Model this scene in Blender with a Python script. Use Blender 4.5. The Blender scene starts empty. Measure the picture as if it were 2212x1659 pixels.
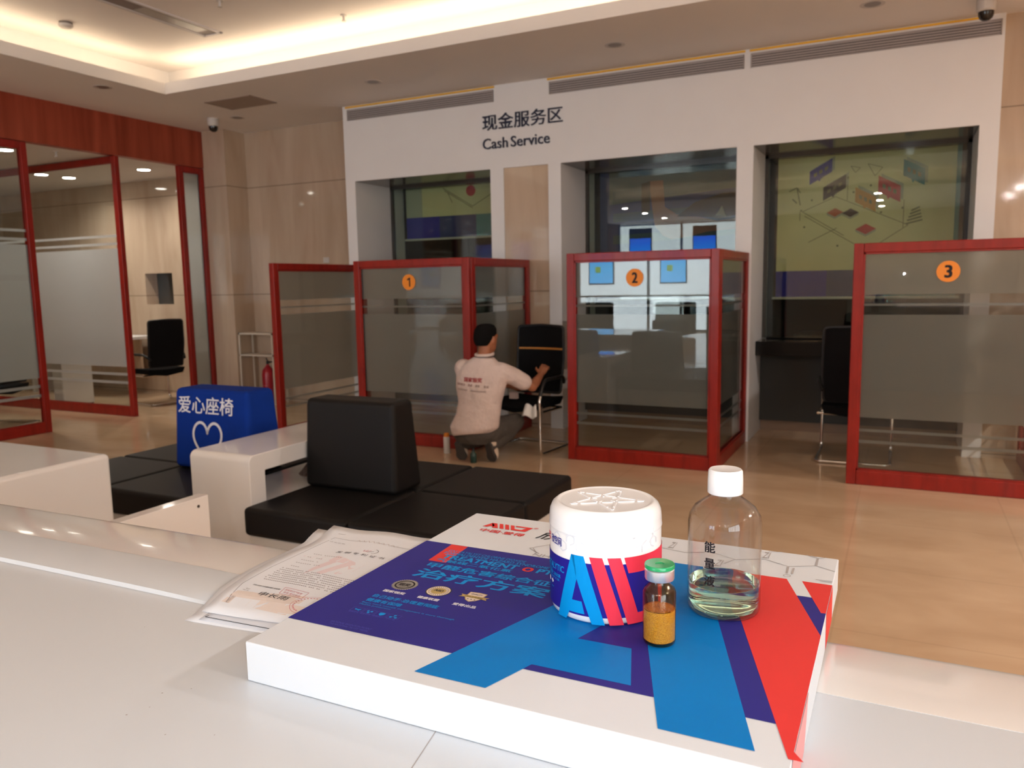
import bpy, bmesh, math, random
from mathutils import Vector, Matrix
from math import sin, cos, pi, radians as rad, sqrt, atan2
random.seed(7)
SC = bpy.context.scene
COL = SC.collection

# ------------------------------------------------------------------ camera
EYE = 1.42
cam_d = bpy.data.cameras.new('camera'); cam = bpy.data.objects.new('camera', cam_d); COL.objects.link(cam)
yaw, pit, rol = -0.459746502, 0.127147656, 0.0181319684
f_ = Vector((sin(yaw)*cos(pit), cos(yaw)*cos(pit), -sin(pit)))
r_ = Vector((cos(yaw), -sin(yaw), 0)); d_ = f_.cross(r_)
r2 = cos(rol)*r_ + sin(rol)*d_; d2 = -sin(rol)*r_ + cos(rol)*d_
cam.matrix_world = Matrix(((r2.x, -d2.x, -f_.x, 0), (r2.y, -d2.y, -f_.y, 0), (r2.z, -d2.z, -f_.z, EYE), (0, 0, 0, 1)))
cam_d.sensor_fit = 'HORIZONTAL'; cam_d.sensor_width = 36.0; cam_d.lens = 36.0*1703.07/2212
cam_d.clip_start = 0.01; cam_d.clip_end = 200
cam_d.dof.use_dof = True; cam_d.dof.focus_distance = 0.80; cam_d.dof.aperture_fstop = 13.5
SC.camera = cam

# ------------------------------------------------------------------ render look
SC.view_settings.view_transform = 'Standard'; SC.view_settings.look = 'None'
SC.view_settings.gamma = 1.0; SC.view_settings.exposure = 0.22
SC.view_settings.use_curve_mapping = False
try:
    SC.cycles.use_denoising = True
    SC.cycles.max_bounces = 10; SC.cycles.diffuse_bounces = 4; SC.cycles.glossy_bounces = 4
    SC.cycles.transmission_bounces = 10; SC.cycles.transparent_max_bounces = 24
    SC.cycles.caustics_reflective = False; SC.cycles.caustics_refractive = False
    SC.cycles.sample_clamp_indirect = 6.0
except Exception:
    pass

# ------------------------------------------------------------------ world (daylight outside the storefront)
W = bpy.data.worlds.new('daylight'); SC.world = W; W.use_nodes = True
W.node_tree.nodes['Background'].inputs[0].default_value = (0.86, 0.93, 1.0, 1)
W.node_tree.nodes['Background'].inputs[1].default_value = 9.0

def area(name, loc, sx, sy, power, color, rot=(0, 0, 0), parent=None, spread=pi):
    d = bpy.data.lights.new(name, 'AREA'); d.shape = 'RECTANGLE'; d.size = sx; d.size_y = sy
    d.energy = power; d.color = color; d.spread = spread
    o = bpy.data.objects.new(name, d); o.location = loc; o.rotation_euler = rot; COL.objects.link(o)
    if parent: o.parent = parent
    return o
# warm strips lying in the ceiling cove (they shine on the raised ceiling)
WARM = (1.0, 0.80, 0.56)
COVE = 27.0
HALL = 27.0
area('cove_strip_back', (-1.8, 5.86, 3.375), 9.6, 0.05, COVE, WARM, (rad(180), 0, 0))
area('cove_strip_left', (-6.70, 1.0, 3.375), 0.05, 9.2, COVE*0.62, WARM, (rad(180), 0, 0))
area('cove_strip_right', (3.1, 1.0, 3.375), 0.05, 9.2, COVE*0.62, WARM, (rad(180), 0, 0))
area('cove_strip_front', (-1.8, -3.86, 3.375), 9.6, 0.05, COVE, WARM, (rad(180), 0, 0))
# phone flash beside the lens
fl = bpy.data.lights.new('phone_flash', 'POINT'); fl.energy = 5.8; fl.color = (0.84, 0.93, 1.0); fl.shadow_soft_size = 0.010
flo = bpy.data.objects.new('phone_flash', fl); flo.location = Vector((0, 0, EYE)) - d2*0.030 + r2*0.012; COL.objects.link(flo)
# daylight through the storefront (sky portal)
pd = bpy.data.lights.new('storefront_daylight', 'AREA'); pd.shape = 'RECTANGLE'; pd.size = 4.3; pd.size_y = 3.2
pd.cycles.is_portal = True
po = bpy.data.objects.new('storefront_daylight', pd); po.location = (-6.45, -10.1, 1.64); po.rotation_euler = (rad(90), 0, 0); COL.objects.link(po)
pd = bpy.data.lights.new('added_window_daylight', 'AREA'); pd.shape = 'RECTANGLE'; pd.size = 7.6; pd.size_y = 3.0  # sky portal for the added right-wall window
pd.cycles.is_portal = True
po = bpy.data.objects.new('added_window_daylight', pd); po.location = (3.98, -5.6, 1.65); po.rotation_euler = (rad(90), 0, rad(90)); COL.objects.link(po)

# ------------------------------------------------------------------ materials
MATS = {}
def lin(c): return tuple(((v/255)/12.92 if v/255 <= 0.04045 else ((v/255+0.055)/1.055)**2.4) for v in c)
def mat(name, col, rough=0.5, metal=0.0, spec=0.5, coat=0.0, emit=None, estr=0.0, noise=None, bump=0.0, bscale=200.0, trans=0.0, ior=1.45, alpha=1.0, stretch=(1, 1, 1), coat_r=0.03, bdist=0.002):
    if name in MATS: return MATS[name]
    m = bpy.data.materials.new(name); m.use_nodes = True; nt = m.node_tree; b = nt.nodes['Principled BSDF']
    b.inputs['Base Color'].default_value = (*col, 1); b.inputs['Roughness'].default_value = rough
    b.inputs['Metallic'].default_value = metal; b.inputs['Specular IOR Level'].default_value = spec
    b.inputs['Coat Weight'].default_value = coat; b.inputs['Coat Roughness'].default_value = coat_r
    b.inputs['Transmission Weight'].default_value = trans; b.inputs['IOR'].default_value = ior
    b.inputs['Alpha'].default_value = alpha
    if emit: b.inputs['Emission Color'].default_value = (*emit, 1); b.inputs['Emission Strength'].default_value = estr
    tc = nt.nodes.new('ShaderNodeTexCoord')
    if noise:   # (scale, other colour, amount)
        mp = nt.nodes.new('ShaderNodeMapping'); mp.inputs['Scale'].default_value = stretch
        nt.links.new(tc.outputs['Object'], mp.inputs[0])
        n = nt.nodes.new('ShaderNodeTexNoise'); n.inputs['Scale'].default_value = noise[0]; n.inputs['Detail'].default_value = 5
        nt.links.new(mp.outputs[0], n.inputs['Vector'])
        cr = nt.nodes.new('ShaderNodeValToRGB'); cr.color_ramp.elements[0].position = 0.35; cr.color_ramp.elements[1].position = 0.68
        cr.color_ramp.elements[0].color = (*col, 1); cr.color_ramp.elements[1].color = (*[a+(c-a)*noise[2] for a, c in zip(col, noise[1])], 1)
        nt.links.new(n.outputs[0], cr.inputs[0]); nt.links.new(cr.outputs[0], b.inputs['Base Color'])
    if bump:
        n2 = nt.nodes.new('ShaderNodeTexNoise'); n2.inputs['Scale'].default_value = bscale; n2.inputs['Detail'].default_value = 3
        nt.links.new(tc.outputs['Object'], n2.inputs['Vector'])
        bp = nt.nodes.new('ShaderNodeBump'); bp.inputs['Strength'].default_value = bump; bp.inputs['Distance'].default_value = bdist
        nt.links.new(n2.outputs[0], bp.inputs['Height']); nt.links.new(bp.outputs[0], b.inputs['Normal'])
    MATS[name] = m; return m

def thin_fresnel(nt, ior):
    """reflectance of a thin sheet, the same seen from either side"""
    fr = nt.nodes.new('ShaderNodeFresnel'); ge = nt.nodes.new('ShaderNodeNewGeometry'); mr = nt.nodes.new('ShaderNodeMapRange')
    mr.inputs['To Min'].default_value = ior; mr.inputs['To Max'].default_value = 1/ior
    nt.links.new(ge.outputs['Backfacing'], mr.inputs['Value']); nt.links.new(mr.outputs[0], fr.inputs[0]); return fr

def glass_mat(name, tint=(1, 1, 1), ior=1.5, rough=0.0):
    """thin architectural pane: fresnel mix of a clear and a mirror lobe"""
    if name in MATS: return MATS[name]
    m = bpy.data.materials.new(name); m.use_nodes = True; nt = m.node_tree; nt.nodes.clear()
    o = nt.nodes.new('ShaderNodeOutputMaterial'); mx = nt.nodes.new('ShaderNodeMixShader')
    t = nt.nodes.new('ShaderNodeBsdfTransparent'); t.inputs[0].default_value = (*tint, 1)
    g = nt.nodes.new('ShaderNodeBsdfGlossy'); g.inputs['Roughness'].default_value = rough
    fr = thin_fresnel(nt, ior)
    nt.links.new(fr.outputs[0], mx.inputs[0]); nt.links.new(t.outputs[0], mx.inputs[1]); nt.links.new(g.outputs[0], mx.inputs[2])
    nt.links.new(mx.outputs[0], o.inputs[0]); MATS[name] = m; return m

def film_mat(name, col=(0.78, 0.78, 0.76), k=0.45):
    """etched film: part scatters, part passes blurred"""
    if name in MATS: return MATS[name]
    m = bpy.data.materials.new(name); m.use_nodes = True; nt = m.node_tree; nt.nodes.clear()
    o = nt.nodes.new('ShaderNodeOutputMaterial'); mx = nt.nodes.new('ShaderNodeMixShader'); mx.inputs[0].default_value = k
    rf = nt.nodes.new('ShaderNodeBsdfRefraction'); rf.inputs['Roughness'].default_value = 0.42; rf.inputs['IOR'].default_value = 1.15
    rf.inputs['Color'].default_value = (0.86, 0.86, 0.84, 1)
    m2 = nt.nodes.new('ShaderNodeMixShader'); m2.inputs[0].default_value = 0.5
    tl = nt.nodes.new('ShaderNodeBsdfTranslucent'); tl.inputs[0].default_value = (*col, 1)
    df = nt.nodes.new('ShaderNodeBsdfDiffuse'); df.inputs[0].default_value = (*col, 1)
    nt.links.new(tl.outputs[0], m2.inputs[1]); nt.links.new(df.outputs[0], m2.inputs[2])
    nt.links.new(rf.outputs[0], mx.inputs[1]); nt.links.new(m2.outputs[0], mx.inputs[2])
    nt.links.new(mx.outputs[0], o.inputs[0]); MATS[name] = m; return m

def stone_mat(name, c1, c2, rough, tile=None, off=(0, 0, 0), axis='xy', vein=(1, 1, 1), joint=0.6):
    m = bpy.data.materials.new(name); m.use_nodes = True; nt = m.node_tree; b = nt.nodes['Principled BSDF']
    b.inputs['Roughness'].default_value = rough; b.inputs['Specular IOR Level'].default_value = 0.5
    tc = nt.nodes.new('ShaderNodeTexCoord'); mp = nt.nodes.new('ShaderNodeMapping'); mp.inputs['Scale'].default_value = vein
    nt.links.new(tc.outputs['Object'], mp.inputs[0])
    n = nt.nodes.new('ShaderNodeTexNoise'); n.inputs['Scale'].default_value = 1.6; n.inputs['Detail'].default_value = 7; n.inputs['Distortion'].default_value = 0.6
    nt.links.new(mp.outputs[0], n.inputs['Vector'])
    cr = nt.nodes.new('ShaderNodeValToRGB'); cr.color_ramp.elements[0].position = 0.3; cr.color_ramp.elements[1].position = 0.7
    cr.color_ramp.elements[0].color = (*c1, 1); cr.color_ramp.elements[1].color = (*c2, 1)
    nt.links.new(n.outputs[0], cr.inputs[0])
    last = cr.outputs[0]
    if tile:
        sep = nt.nodes.new('ShaderNodeSeparateXYZ'); nt.links.new(tc.outputs['Object'], sep.inputs[0])
        for ax, size, o_ in zip(axis, tile, off):
            if not size: continue
            idx = 'xyz'.index(ax)
            a = nt.nodes.new('ShaderNodeMath'); a.operation = 'SUBTRACT'; a.inputs[1].default_value = o_; nt.links.new(sep.outputs[idx], a.inputs[0])
            w = nt.nodes.new('ShaderNodeMath'); w.operation = 'WRAP'; w.inputs[1].default_value = size/2; w.inputs[2].default_value = -size/2; nt.links.new(a.outputs[0], w.inputs[0])
            ab = nt.nodes.new('ShaderNodeMath'); ab.operation = 'ABSOLUTE'; nt.links.new(w.outputs[0], ab.inputs[0])
            lt = nt.nodes.new('ShaderNodeMath'); lt.operation = 'LESS_THAN'; lt.inputs[1].default_value = 0.0045; nt.links.new(ab.outputs[0], lt.inputs[0])
            ml = nt.nodes.new('ShaderNodeMath'); ml.operation = 'MULTIPLY'; ml.inputs[1].default_value = joint; nt.links.new(lt.outputs[0], ml.inputs[0])
            mx = nt.nodes.new('ShaderNodeMixRGB'); mx.inputs[2].default_value = (*[v*0.35 for v in c1], 1)
            nt.links.new(ml.outputs[0], mx.inputs[0]); nt.links.new(last, mx.inputs[1]); last = mx.outputs[0]
    nt.links.new(last, b.inputs['Base Color']); MATS[name] = m; return m

M_floor = stone_mat('floor_marble', (0.54, 0.365, 0.225), (0.64, 0.46, 0.30), 0.10, (0.8, 0.8), (-0.205, 0.12), 'xy', (1.0, 2.2, 1), 0.14)
M_stone = stone_mat('wall_travertine', (0.47, 0.345, 0.245), (0.58, 0.45, 0.335), 0.05, (1.31,), (1.34,), 'z', (3.0, 3.0, 0.5), 0.8)
M_white = mat('white_lacquer', (0.82, 0.80, 0.79), 0.45, noise=(3, (0.78, 0.75, 0.74), 0.4))
M_plaster = mat('ceiling_paint', (0.84, 0.79, 0.75), 0.8, noise=(2, (0.81, 0.76, 0.72), 0.5))
M_plain = mat('white_plaster', (0.72, 0.69, 0.66), 0.7, noise=(2, (0.66, 0.63, 0.6), 0.5))
M_red = mat('red_lacquered_wood', (0.29, 0.018, 0.011), 0.32, spec=0.3, coat=0.06, noise=(4, (0.21, 0.013, 0.008), 0.9), stretch=(6, 6, 1))
M_header = mat('red_veneer', (0.36, 0.065, 0.030), 0.42, noise=(3, (0.24, 0.034, 0.012), 1.0), stretch=(1, 4, 0.25))
M_glass = glass_mat('clear_pane', (0.93, 0.95, 0.94))
M_dglass = glass_mat('tinted_security_pane', (0.84, 0.88, 0.83), 1.46)
M_film = film_mat('etched_film', (0.60, 0.58, 0.54), 0.42)
M_filmL = film_mat('etched_film_room', (0.80, 0.80, 0.80), 0.62)
M_black = mat('black_leather', (0.006, 0.0055, 0.0055), 0.5, spec=0.25, bump=0.25, bscale=350)
M_blackp = mat('black_plastic', (0.010, 0.010, 0.011), 0.45, noise=(30, (0.014, 0.014, 0.015), 0.5))
M_mesh = mat('black_mesh_fabric', (0.009, 0.0085, 0.009), 0.85, spec=0.12, bump=0.6, bscale=900)
M_fabric = mat('black_seat_fabric', (0.006, 0.006, 0.0065), 0.9, spec=0.12, bump=0.4, bscale=600)
M_chrome = mat('chrome', (0.75, 0.73, 0.70), 0.10, metal=1.0, noise=(20, (0.70, 0.68, 0.66), 0.5))
M_blue = mat('blue_cover_fabric', (0.004, 0.032, 0.26), 0.8, spec=0.12, bump=0.5, bscale=60, noise=(7, (0.005, 0.028, 0.21), 0.7))
M_wtxt = mat('white_print', (0.75, 0.75, 0.80), 0.6, noise=(50, (0.7, 0.7, 0.75), 0.3))
M_desk = mat('white_solid_surface', (0.67, 0.72, 0.775), 0.28, spec=0.3, noise=(2.5, (0.645, 0.695, 0.75), 0.5))
M_gloss = mat('glossy_white_solid_surface', (0.82, 0.81, 0.80), 0.14, coat=0.4, coat_r=0.04, noise=(2.5, (0.77, 0.745, 0.725), 0.5))
M_cardb = mat('white_coated_board', (0.68, 0.715, 0.76), 0.5, spec=0.18, noise=(15, (0.665, 0.70, 0.745), 0.5))
M_navy = mat('navy_print', lin((46, 44, 134)), 0.5, spec=0.18, noise=(9, lin((44, 41, 128)), 0.6))
M_cyan = mat('azure_print', lin((0, 122, 200)), 0.5, spec=0.18, noise=(9, lin((0, 116, 192)), 0.6))
M_rprt = mat('red_print', lin((222, 62, 60)), 0.5, spec=0.18, noise=(9, lin((214, 58, 58)), 0.6))
M_sky = mat('light_azure_print', lin((10, 152, 226)), 0.5, spec=0.18, noise=(9, lin((20, 132, 196)), 0.6))
M_grey = mat('grey_print', lin((172, 168, 168)), 0.5, spec=0.18, noise=(20, lin((165, 161, 161)), 0.6))
M_ink = mat('black_print', lin((40, 38, 42)), 0.5, spec=0.18, noise=(20, lin((30, 28, 32)), 0.6))
M_violet = mat('faint_violet_print', lin((84, 92, 190)), 0.5, spec=0.18, noise=(20, lin((60, 60, 145)), 0.6))
M_orange = mat('orange_disc_print', (0.85, 0.27, 0.02), 0.5, noise=(20, (0.8, 0.25, 0.02), 0.5))
M_ostrip = mat('orange_strip', (0.90, 0.50, 0.03), 0.5, noise=(20, (0.86, 0.46, 0.03), 0.5))
M_grille = mat('grille_aluminium', (0.36, 0.32, 0.31), 0.5, metal=0.0, noise=(10, (0.33, 0.29, 0.28), 0.5))
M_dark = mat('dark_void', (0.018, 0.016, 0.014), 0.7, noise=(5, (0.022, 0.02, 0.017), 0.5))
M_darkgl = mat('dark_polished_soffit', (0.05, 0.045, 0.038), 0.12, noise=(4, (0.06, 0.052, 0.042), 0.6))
M_darkpan = mat('dark_grey_panel', (0.035, 0.036, 0.033), 0.6, noise=(6, (0.04, 0.04, 0.036), 0.6))
M_signblk = mat('dark_navy_letters', (0.018, 0.018, 0.045), 0.5, noise=(20, (0.02, 0.02, 0.05), 0.5))
M_skin = mat('skin', (0.36, 0.135, 0.065), 0.55, noise=(12, (0.31, 0.11, 0.052), 0.6))
M_hair = mat('black_hair', (0.004, 0.0035, 0.0035), 0.85, spec=0.15, bump=1.0, bscale=400)
M_shirt = mat('white_polo_cotton', (0.68, 0.55, 0.50), 0.85, bump=0.8, bscale=11, bdist=0.03, noise=(6, (0.57, 0.46, 0.41), 0.6))
M_trous = mat('grey_trousers', (0.075, 0.062, 0.052), 0.85, bump=0.8, bscale=12, bdist=0.03, noise=(6, (0.06, 0.05, 0.042), 0.6))
M_sole = mat('dark_shoe_sole', (0.05, 0.045, 0.042), 0.8, noise=(20, (0.035, 0.032, 0.03), 0.6))
M_shoe = mat('cream_canvas_shoe', (0.58, 0.47, 0.36), 0.8, noise=(20, (0.52, 0.42, 0.32), 0.6))
M_ext = mat('extinguisher_red', (0.36, 0.012, 0.022), 0.3, noise=(10, (0.32, 0.01, 0.02), 0.5))
M_paper = mat('white_paper', (0.70, 0.72, 0.76), 0.8, spec=0.2, noise=(8, (0.68, 0.70, 0.74), 0.6))

# ------------------------------------------------------------------ mesh collector
class MB:
    def __init__(s): s.v = []; s.f = []; s.mi = []; s.m = 0
    def add(s, vs, fs, mi=None):
        k = len(s.v); s.v += [tuple(v) for v in vs]; s.f += [tuple(i+k for i in f) for f in fs]; s.mi += [s.m if mi is None else mi]*len(fs); return s
    def box(s, x0, x1, y0, y1, z0, z1, mi=None):
        x0, x1 = min(x0, x1), max(x0, x1); y0, y1 = min(y0, y1), max(y0, y1); z0, z1 = min(z0, z1), max(z0, z1)
        return s.add([(x0,y0,z0),(x1,y0,z0),(x1,y1,z0),(x0,y1,z0),(x0,y0,z1),(x1,y0,z1),(x1,y1,z1),(x0,y1,z1)],
              [(0,3,2,1),(4,5,6,7),(0,1,5,4),(1,2,6,5),(2,3,7,6),(3,0,4,7)], mi)
    def prism(s, pts, lo, hi, axis='z', mi=None):
        """polygon (ccw seen from +axis) swept lo..hi along the axis"""
        n = len(pts)
        def P(p, h):
            return (p[0], p[1], h) if axis == 'z' else ((p[0], h, p[1]) if axis == 'y' else (h, p[0], p[1]))
        vs = [P(p, lo) for p in pts]+[P(p, hi) for p in pts]
        fs = [tuple(range(n-1, -1, -1)), tuple(range(n, 2*n))]+[(i, (i+1) % n, n+(i+1) % n, n+i) for i in range(n)]
        return s.add(vs, fs, mi)
    def lathe(s, prof, cx=0, cy=0, n=48, mi=None, close=True):
        k0 = len(s.v); vs = []; fs = []
        for r, z in prof:
            for i in range(n):
                a = 2*pi*i/n; vs.append((cx+r*cos(a), cy+r*sin(a), z))
        for j in range(len(prof)-1):
            for i in range(n):
                a = j*n+i; b = j*n+(i+1) % n; fs.append((a, b, b+n, a+n))
        if close:
            fs.append(tuple(range(n-1, -1, -1))); m = (len(prof)-1)*n; fs.append(tuple(range(m, m+n)))
        return s.add(vs, fs, mi)
    def tube(s, pts, r, n=12, mi=None, caps=True):
        pts = [Vector(p) for p in pts]; rs = r if isinstance(r, (list, tuple)) else [r]*len(pts)
        vs = []; fs = []; up = None
        for i, p in enumerate(pts):
            t = (pts[min(i+1, len(pts)-1)]-pts[max(i-1, 0)]).normalized()
            if up is None: up = Vector((0, 0, 1)) if abs(t.z) < 0.9 else Vector((1, 0, 0))
            u = (up - t*up.dot(t)).normalized(); w = t.cross(u); up = u
            for k in range(n):
                a = 2*pi*k/n; vs.append(p+(u*cos(a)+w*sin(a))*rs[i])
        for i in range(len(pts)-1):
            for k in range(n):
                a = i*n+k; b = i*n+(k+1) % n; fs.append((a, b, b+n, a+n))
        if caps: fs.append(tuple(range(n-1, -1, -1))); m = (len(pts)-1)*n; fs.append(tuple(range(m, m+n)))
        return s.add(vs, fs, mi)
    def loft(s, rings, n=24, mi=None):
        """rings: (centre, half-axis a vector, half-axis b vector[, exponent])"""
        vs = []; fs = []
        for c, a, b in rings:
            c, a, b = Vector(c), Vector(a), Vector(b)
            for k in range(n):
                t = 2*pi*k/n; vs.append(c+a*cos(t)+b*sin(t))
        for j in range(len(rings)-1):
            for k in range(n):
                p = j*n+k; q = j*n+(k+1) % n; fs.append((p, q, q+n, p+n))
        fs.append(tuple(range(n-1, -1, -1))); m = (len(rings)-1)*n; fs.append(tuple(range(m, m+n)))
        return s.add(vs, fs, mi)
    def ball(s, c, r, n=16, mi=None):
        rx, ry, rz = r if isinstance(r, (list, tuple)) else (r, r, r)
        vs = []; fs = []; m = n//2
        for j in range(1, m):
            ph = pi*j/m
            for k in range(n): a = 2*pi*k/n; vs.append((c[0]+rx*sin(ph)*cos(a), c[1]+ry*sin(ph)*sin(a), c[2]+rz*cos(ph)))
        vs.append((c[0], c[1], c[2]+rz)); vs.append((c[0], c[1], c[2]-rz)); T = len(vs)-2
        for j in range(m-2):
            for k in range(n): a = j*n+k; b = j*n+(k+1) % n; fs.append((a, a+n, b+n, b))
        for k in range(n): fs.append((T, k, (k+1) % n)); fs.append((T+1, (m-2)*n+(k+1) % n, (m-2)*n+k))
        return s.add(vs, fs, mi)
    def limb(s, pts, n=16):
        """tapered chain of (point, radius) with round ends"""
        P = [Vector(p) for p, r in pts]; R = [r for p, r in pts]
        for p, r in zip(P, R): s.ball(p, r, n)
        fine = []; rr = []
        for i in range(len(P)-1):
            for t in (0, .25, .5, .75): fine.append(P[i].lerp(P[i+1], t)); rr.append(R[i]+(R[i+1]-R[i])*t)
        fine.append(P[-1]); rr.append(R[-1]); return s.tube(fine, rr, n)
    def flat(s, pts, z, mi=None):
        return s.add([(x, y, z) for x, y in pts], [tuple(range(len(pts)))], mi)
    def ring(s, cx, cy, r0, r1, z, n=40, mi=None):
        vs = [(cx+r*cos(2*pi*i/n), cy+r*sin(2*pi*i/n), z) for r in (r0, r1) for i in range(n)]
        return s.add(vs, [(i, n+i, n+(i+1) % n, (i+1) % n) for i in range(n)], mi)
    def disc(s, cx, cy, r, z, n=40, mi=None):
        return s.add([(cx+r*cos(2*pi*i/n), cy+r*sin(2*pi*i/n), z) for i in range(n)], [tuple(range(n))], mi)
    def line(s, a, b, w, z, mi=None):
        dx, dy = b[0]-a[0], b[1]-a[1]; l = sqrt(dx*dx+dy*dy) or 1; nx, ny = -dy/l*w/2, dx/l*w/2
        return s.add([(a[0]-nx, a[1]-ny, z), (b[0]-nx, b[1]-ny, z), (b[0]+nx, b[1]+ny, z), (a[0]+nx, a[1]+ny, z)], [(0, 1, 2, 3)], mi)
    def rot90(s):  # swap a z-up drawing (x,y,z) into an upright drawing (x,-z,y)
        s.v = [(x, -z, y) for x, y, z in s.v]; return s
    def obj(s, name, mats, parent=None, smooth=False, bevel=0, seg=2, angle=40, loc=None):
        me = bpy.data.meshes.new(name); me.from_pydata(s.v, [], s.f); me.update()
        mats = mats if isinstance(mats, (list, tuple)) else [mats]
        for m in mats: me.materials.append(m)
        if len(mats) > 1: me.polygons.foreach_set('material_index', s.mi)
        o = bpy.data.objects.new(name, me); COL.objects.link(o)
        if parent: o.parent = parent
        if loc: o.location = loc
        if smooth:
            me.polygons.foreach_set('use_smooth', [True]*len(me.polygons))
            try: me.set_sharp_from_angle(angle=rad(angle))
            except Exception: pass
        if bevel:
            b = o.modifiers.new('bevel', 'BEVEL'); b.width = bevel; b.segments = seg; b.limit_method = 'ANGLE'; b.angle_limit = rad(35)
            me.polygons.foreach_set('use_smooth', [True]*len(me.polygons))
            b.harden_normals = True
            try: me.set_sharp_from_angle(angle=rad(35))
            except Exception: pass
        return o

def B(name, m, parent, *b, bevel=0, seg=2):
    g = MB()
    for q in b: g.box(*q)
    return g.obj(name, m, parent, bevel=bevel, seg=seg)
def tag(o, label=None, cat=None, group=None, kind=None):
    if label: o['label'] = label
    if cat: o['category'] = cat
    if group: o['group'] = group
    if kind: o['kind'] = kind
    return o
def thing(name, label, cat, loc=(0, 0, 0), rz=0, group=None):
    o = bpy.data.objects.new(name, None); COL.objects.link(o); o.empty_display_size = 0.1
    o.location = loc; o.rotation_euler = (0, 0, rz); return tag(o, label, cat, group)
def struct(o, label=None): o['kind'] = 'structure'; return tag(o, label)
def copy_tree(o, parent=None):
    c = o.copy(); COL.objects.link(c); c.parent = parent
    for ch in [x for x in bpy.data.objects if x.parent == o]: copy_tree(ch, c)
    return c

_dg = [None]
def glyphs(txt, bold=0.0):
    """outline of a line of lettering as (verts2d, faces) in its own box 0..1"""
    cu = bpy.data.curves.new('t', 'FONT'); cu.body = txt; cu.fill_mode = 'BOTH'; cu.resolution_u = 3
    o = bpy.data.objects.new('t', cu); COL.objects.link(o)
    dg = bpy.context.evaluated_depsgraph_get(); me = o.evaluated_get(dg).to_mesh()
    vs = [(v.co.x, v.co.y) for v in me.vertices]; fs = [tuple(p.vertices) for p in me.polygons]
    o.evaluated_get(dg).to_mesh_clear(); bpy.data.objects.remove(o); bpy.data.curves.remove(cu)
    if bold:      # heavier strokes: the outline laid over itself a few times, slightly shifted
        n = len(vs); v0, f0 = vs, fs; vs = []; fs = []
        for q, (dx, dy) in enumerate(((-1, -.6), (1, -.6), (-1, .6), (1, .6), (0, 0))):
            vs += [(x+dx*bold, y+dy*bold) for x, y in v0]; fs += [tuple(i+q*n for i in f) for f in f0]
    x0 = min(v[0] for v in vs); x1 = max(v[0] for v in vs); y0 = min(v[1] for v in vs); y1 = max(v[1] for v in vs)
    per = len(vs)//5 if bold else len(vs)
    return [((x-x0)/(x1-x0), (y-y0)/(y1-y0), 0.000015*(i//per)) for i, (x, y) in enumerate(vs)], fs
def text(g, txt, x0, x1, y0, y1, z, mi=None, bold=0.0, slant=0.0):
    vs, fs = glyphs(txt, bold)
    g.add([(x0+(x1-x0)*u+slant*(y1-y0)*v, y0+(y1-y0)*v, z+q) for u, v, q in vs], fs, mi)

# ================================================================== ROOM SHELL
CZ = 3.31; UZ = 3.66          # lower ceiling, raised ceiling inside the cove
XL = -7.73; YB = 7.56; YW = 7.02
g = MB(); g.box(-13, 5, -10.3, 10.2, -0.15, 0); struct(g.obj('floor', M_floor))
# lower ceiling: a frame around the cove opening X -6.53..2.93, Y -3.69..5.69
g = MB()
g.box(-9.6, -6.53, -10.2, 7.7, CZ, CZ+0.05); g.box(2.93, 4.2, -10.2, 7.7, CZ, CZ+0.05)
g.box(-6.53, 2.93, 5.69, 7.7, CZ, CZ+0.05); g.box(-6.53, 2.93, -10.2, -3.69, CZ, CZ+0.05)
ceil = struct(g.obj('ceiling', M_plaster))
g = MB()   # upstand of the cove
t_ = 0.025
g.box(-6.53, 2.93, 5.69, 5.69+t_, CZ+0.05, CZ+0.105); g.box(-6.53, 2.93, -3.69-t_, -3.69, CZ+0.05, CZ+0.105)
g.box(-6.53-t_, -6.53, -3.69, 5.69, CZ+0.05, CZ+0.105); g.box(2.93, 2.93+t_, -3.69, 5.69, CZ+0.05, CZ+0.105)
struct(g.obj('ceiling_cove_upstand', M_plaster))
g = MB()
g.box(-6.95, 3.35, -4.11, 6.11, UZ, UZ+0.05)
g.box(-7.0, -6.95, -4.11, 6.11, CZ+0.05, UZ+0.05); g.box(3.35, 3.40, -4.11, 6.11, CZ+0.05, UZ+0.05)
g.box(-7.0, 3.4, 6.11, 6.16, CZ+0.05, UZ+0.05); g.box(-7.0, 3.4, -4.16, -4.11, CZ+0.05, UZ+0.05)
struct(g.obj('ceiling_raised', M_plaster))

# back wall, stone, with the pilaster return at the left
g = MB(); g.box(-7.37, -5.44, YB, YB+0.12, 0, CZ); g.box(-7.80, -7.37, 7.225, YB+0.12, 0, CZ)
struct(g.obj('wall_back', M_stone))
# white cash service facade with three booth openings
OP = [(-5.305, -3.671), (-2.926, -1.31), (-1.173, 0.464)]
OT = 2.53
g = MB()
YD = 7.68
g.box(-5.43, 0.595, YW, YD, OT, CZ)
for a, b in ((-5.43, -5.305), (-3.671, -3.528), (-3.054, -2.926), (-1.31, -1.173), (0.464, 0.595)):
    g.box(a, b, YW, YD+0.25, 0, OT)
struct(g.obj('wall_cash_facade', M_white))
g = MB(); g.box(-3.528, -3.054, YW+0.015, YD, 0, OT); struct(g.obj('wall_stone_pier', M_stone))
g = MB(); g.box(0.595, 4.2, 7.06, 7.3, 0, CZ); struct(g.obj('wall_back_right', M_stone))
g = MB(); g.box(4.0, 4.2, -1.8, 7.1, 0, CZ+0.1); g.box(4.0, 4.2, -10.3, -9.4, 0, CZ+0.1); g.box(4.0, 4.2, -9.4, -1.8, 3.15, CZ+0.1); g.box(4.0, 4.2, -9.4, -1.8, 0, 0.15); struct(g.obj('wall_right', M_stone))  # long glazed opening added here to let in more daylight
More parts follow.
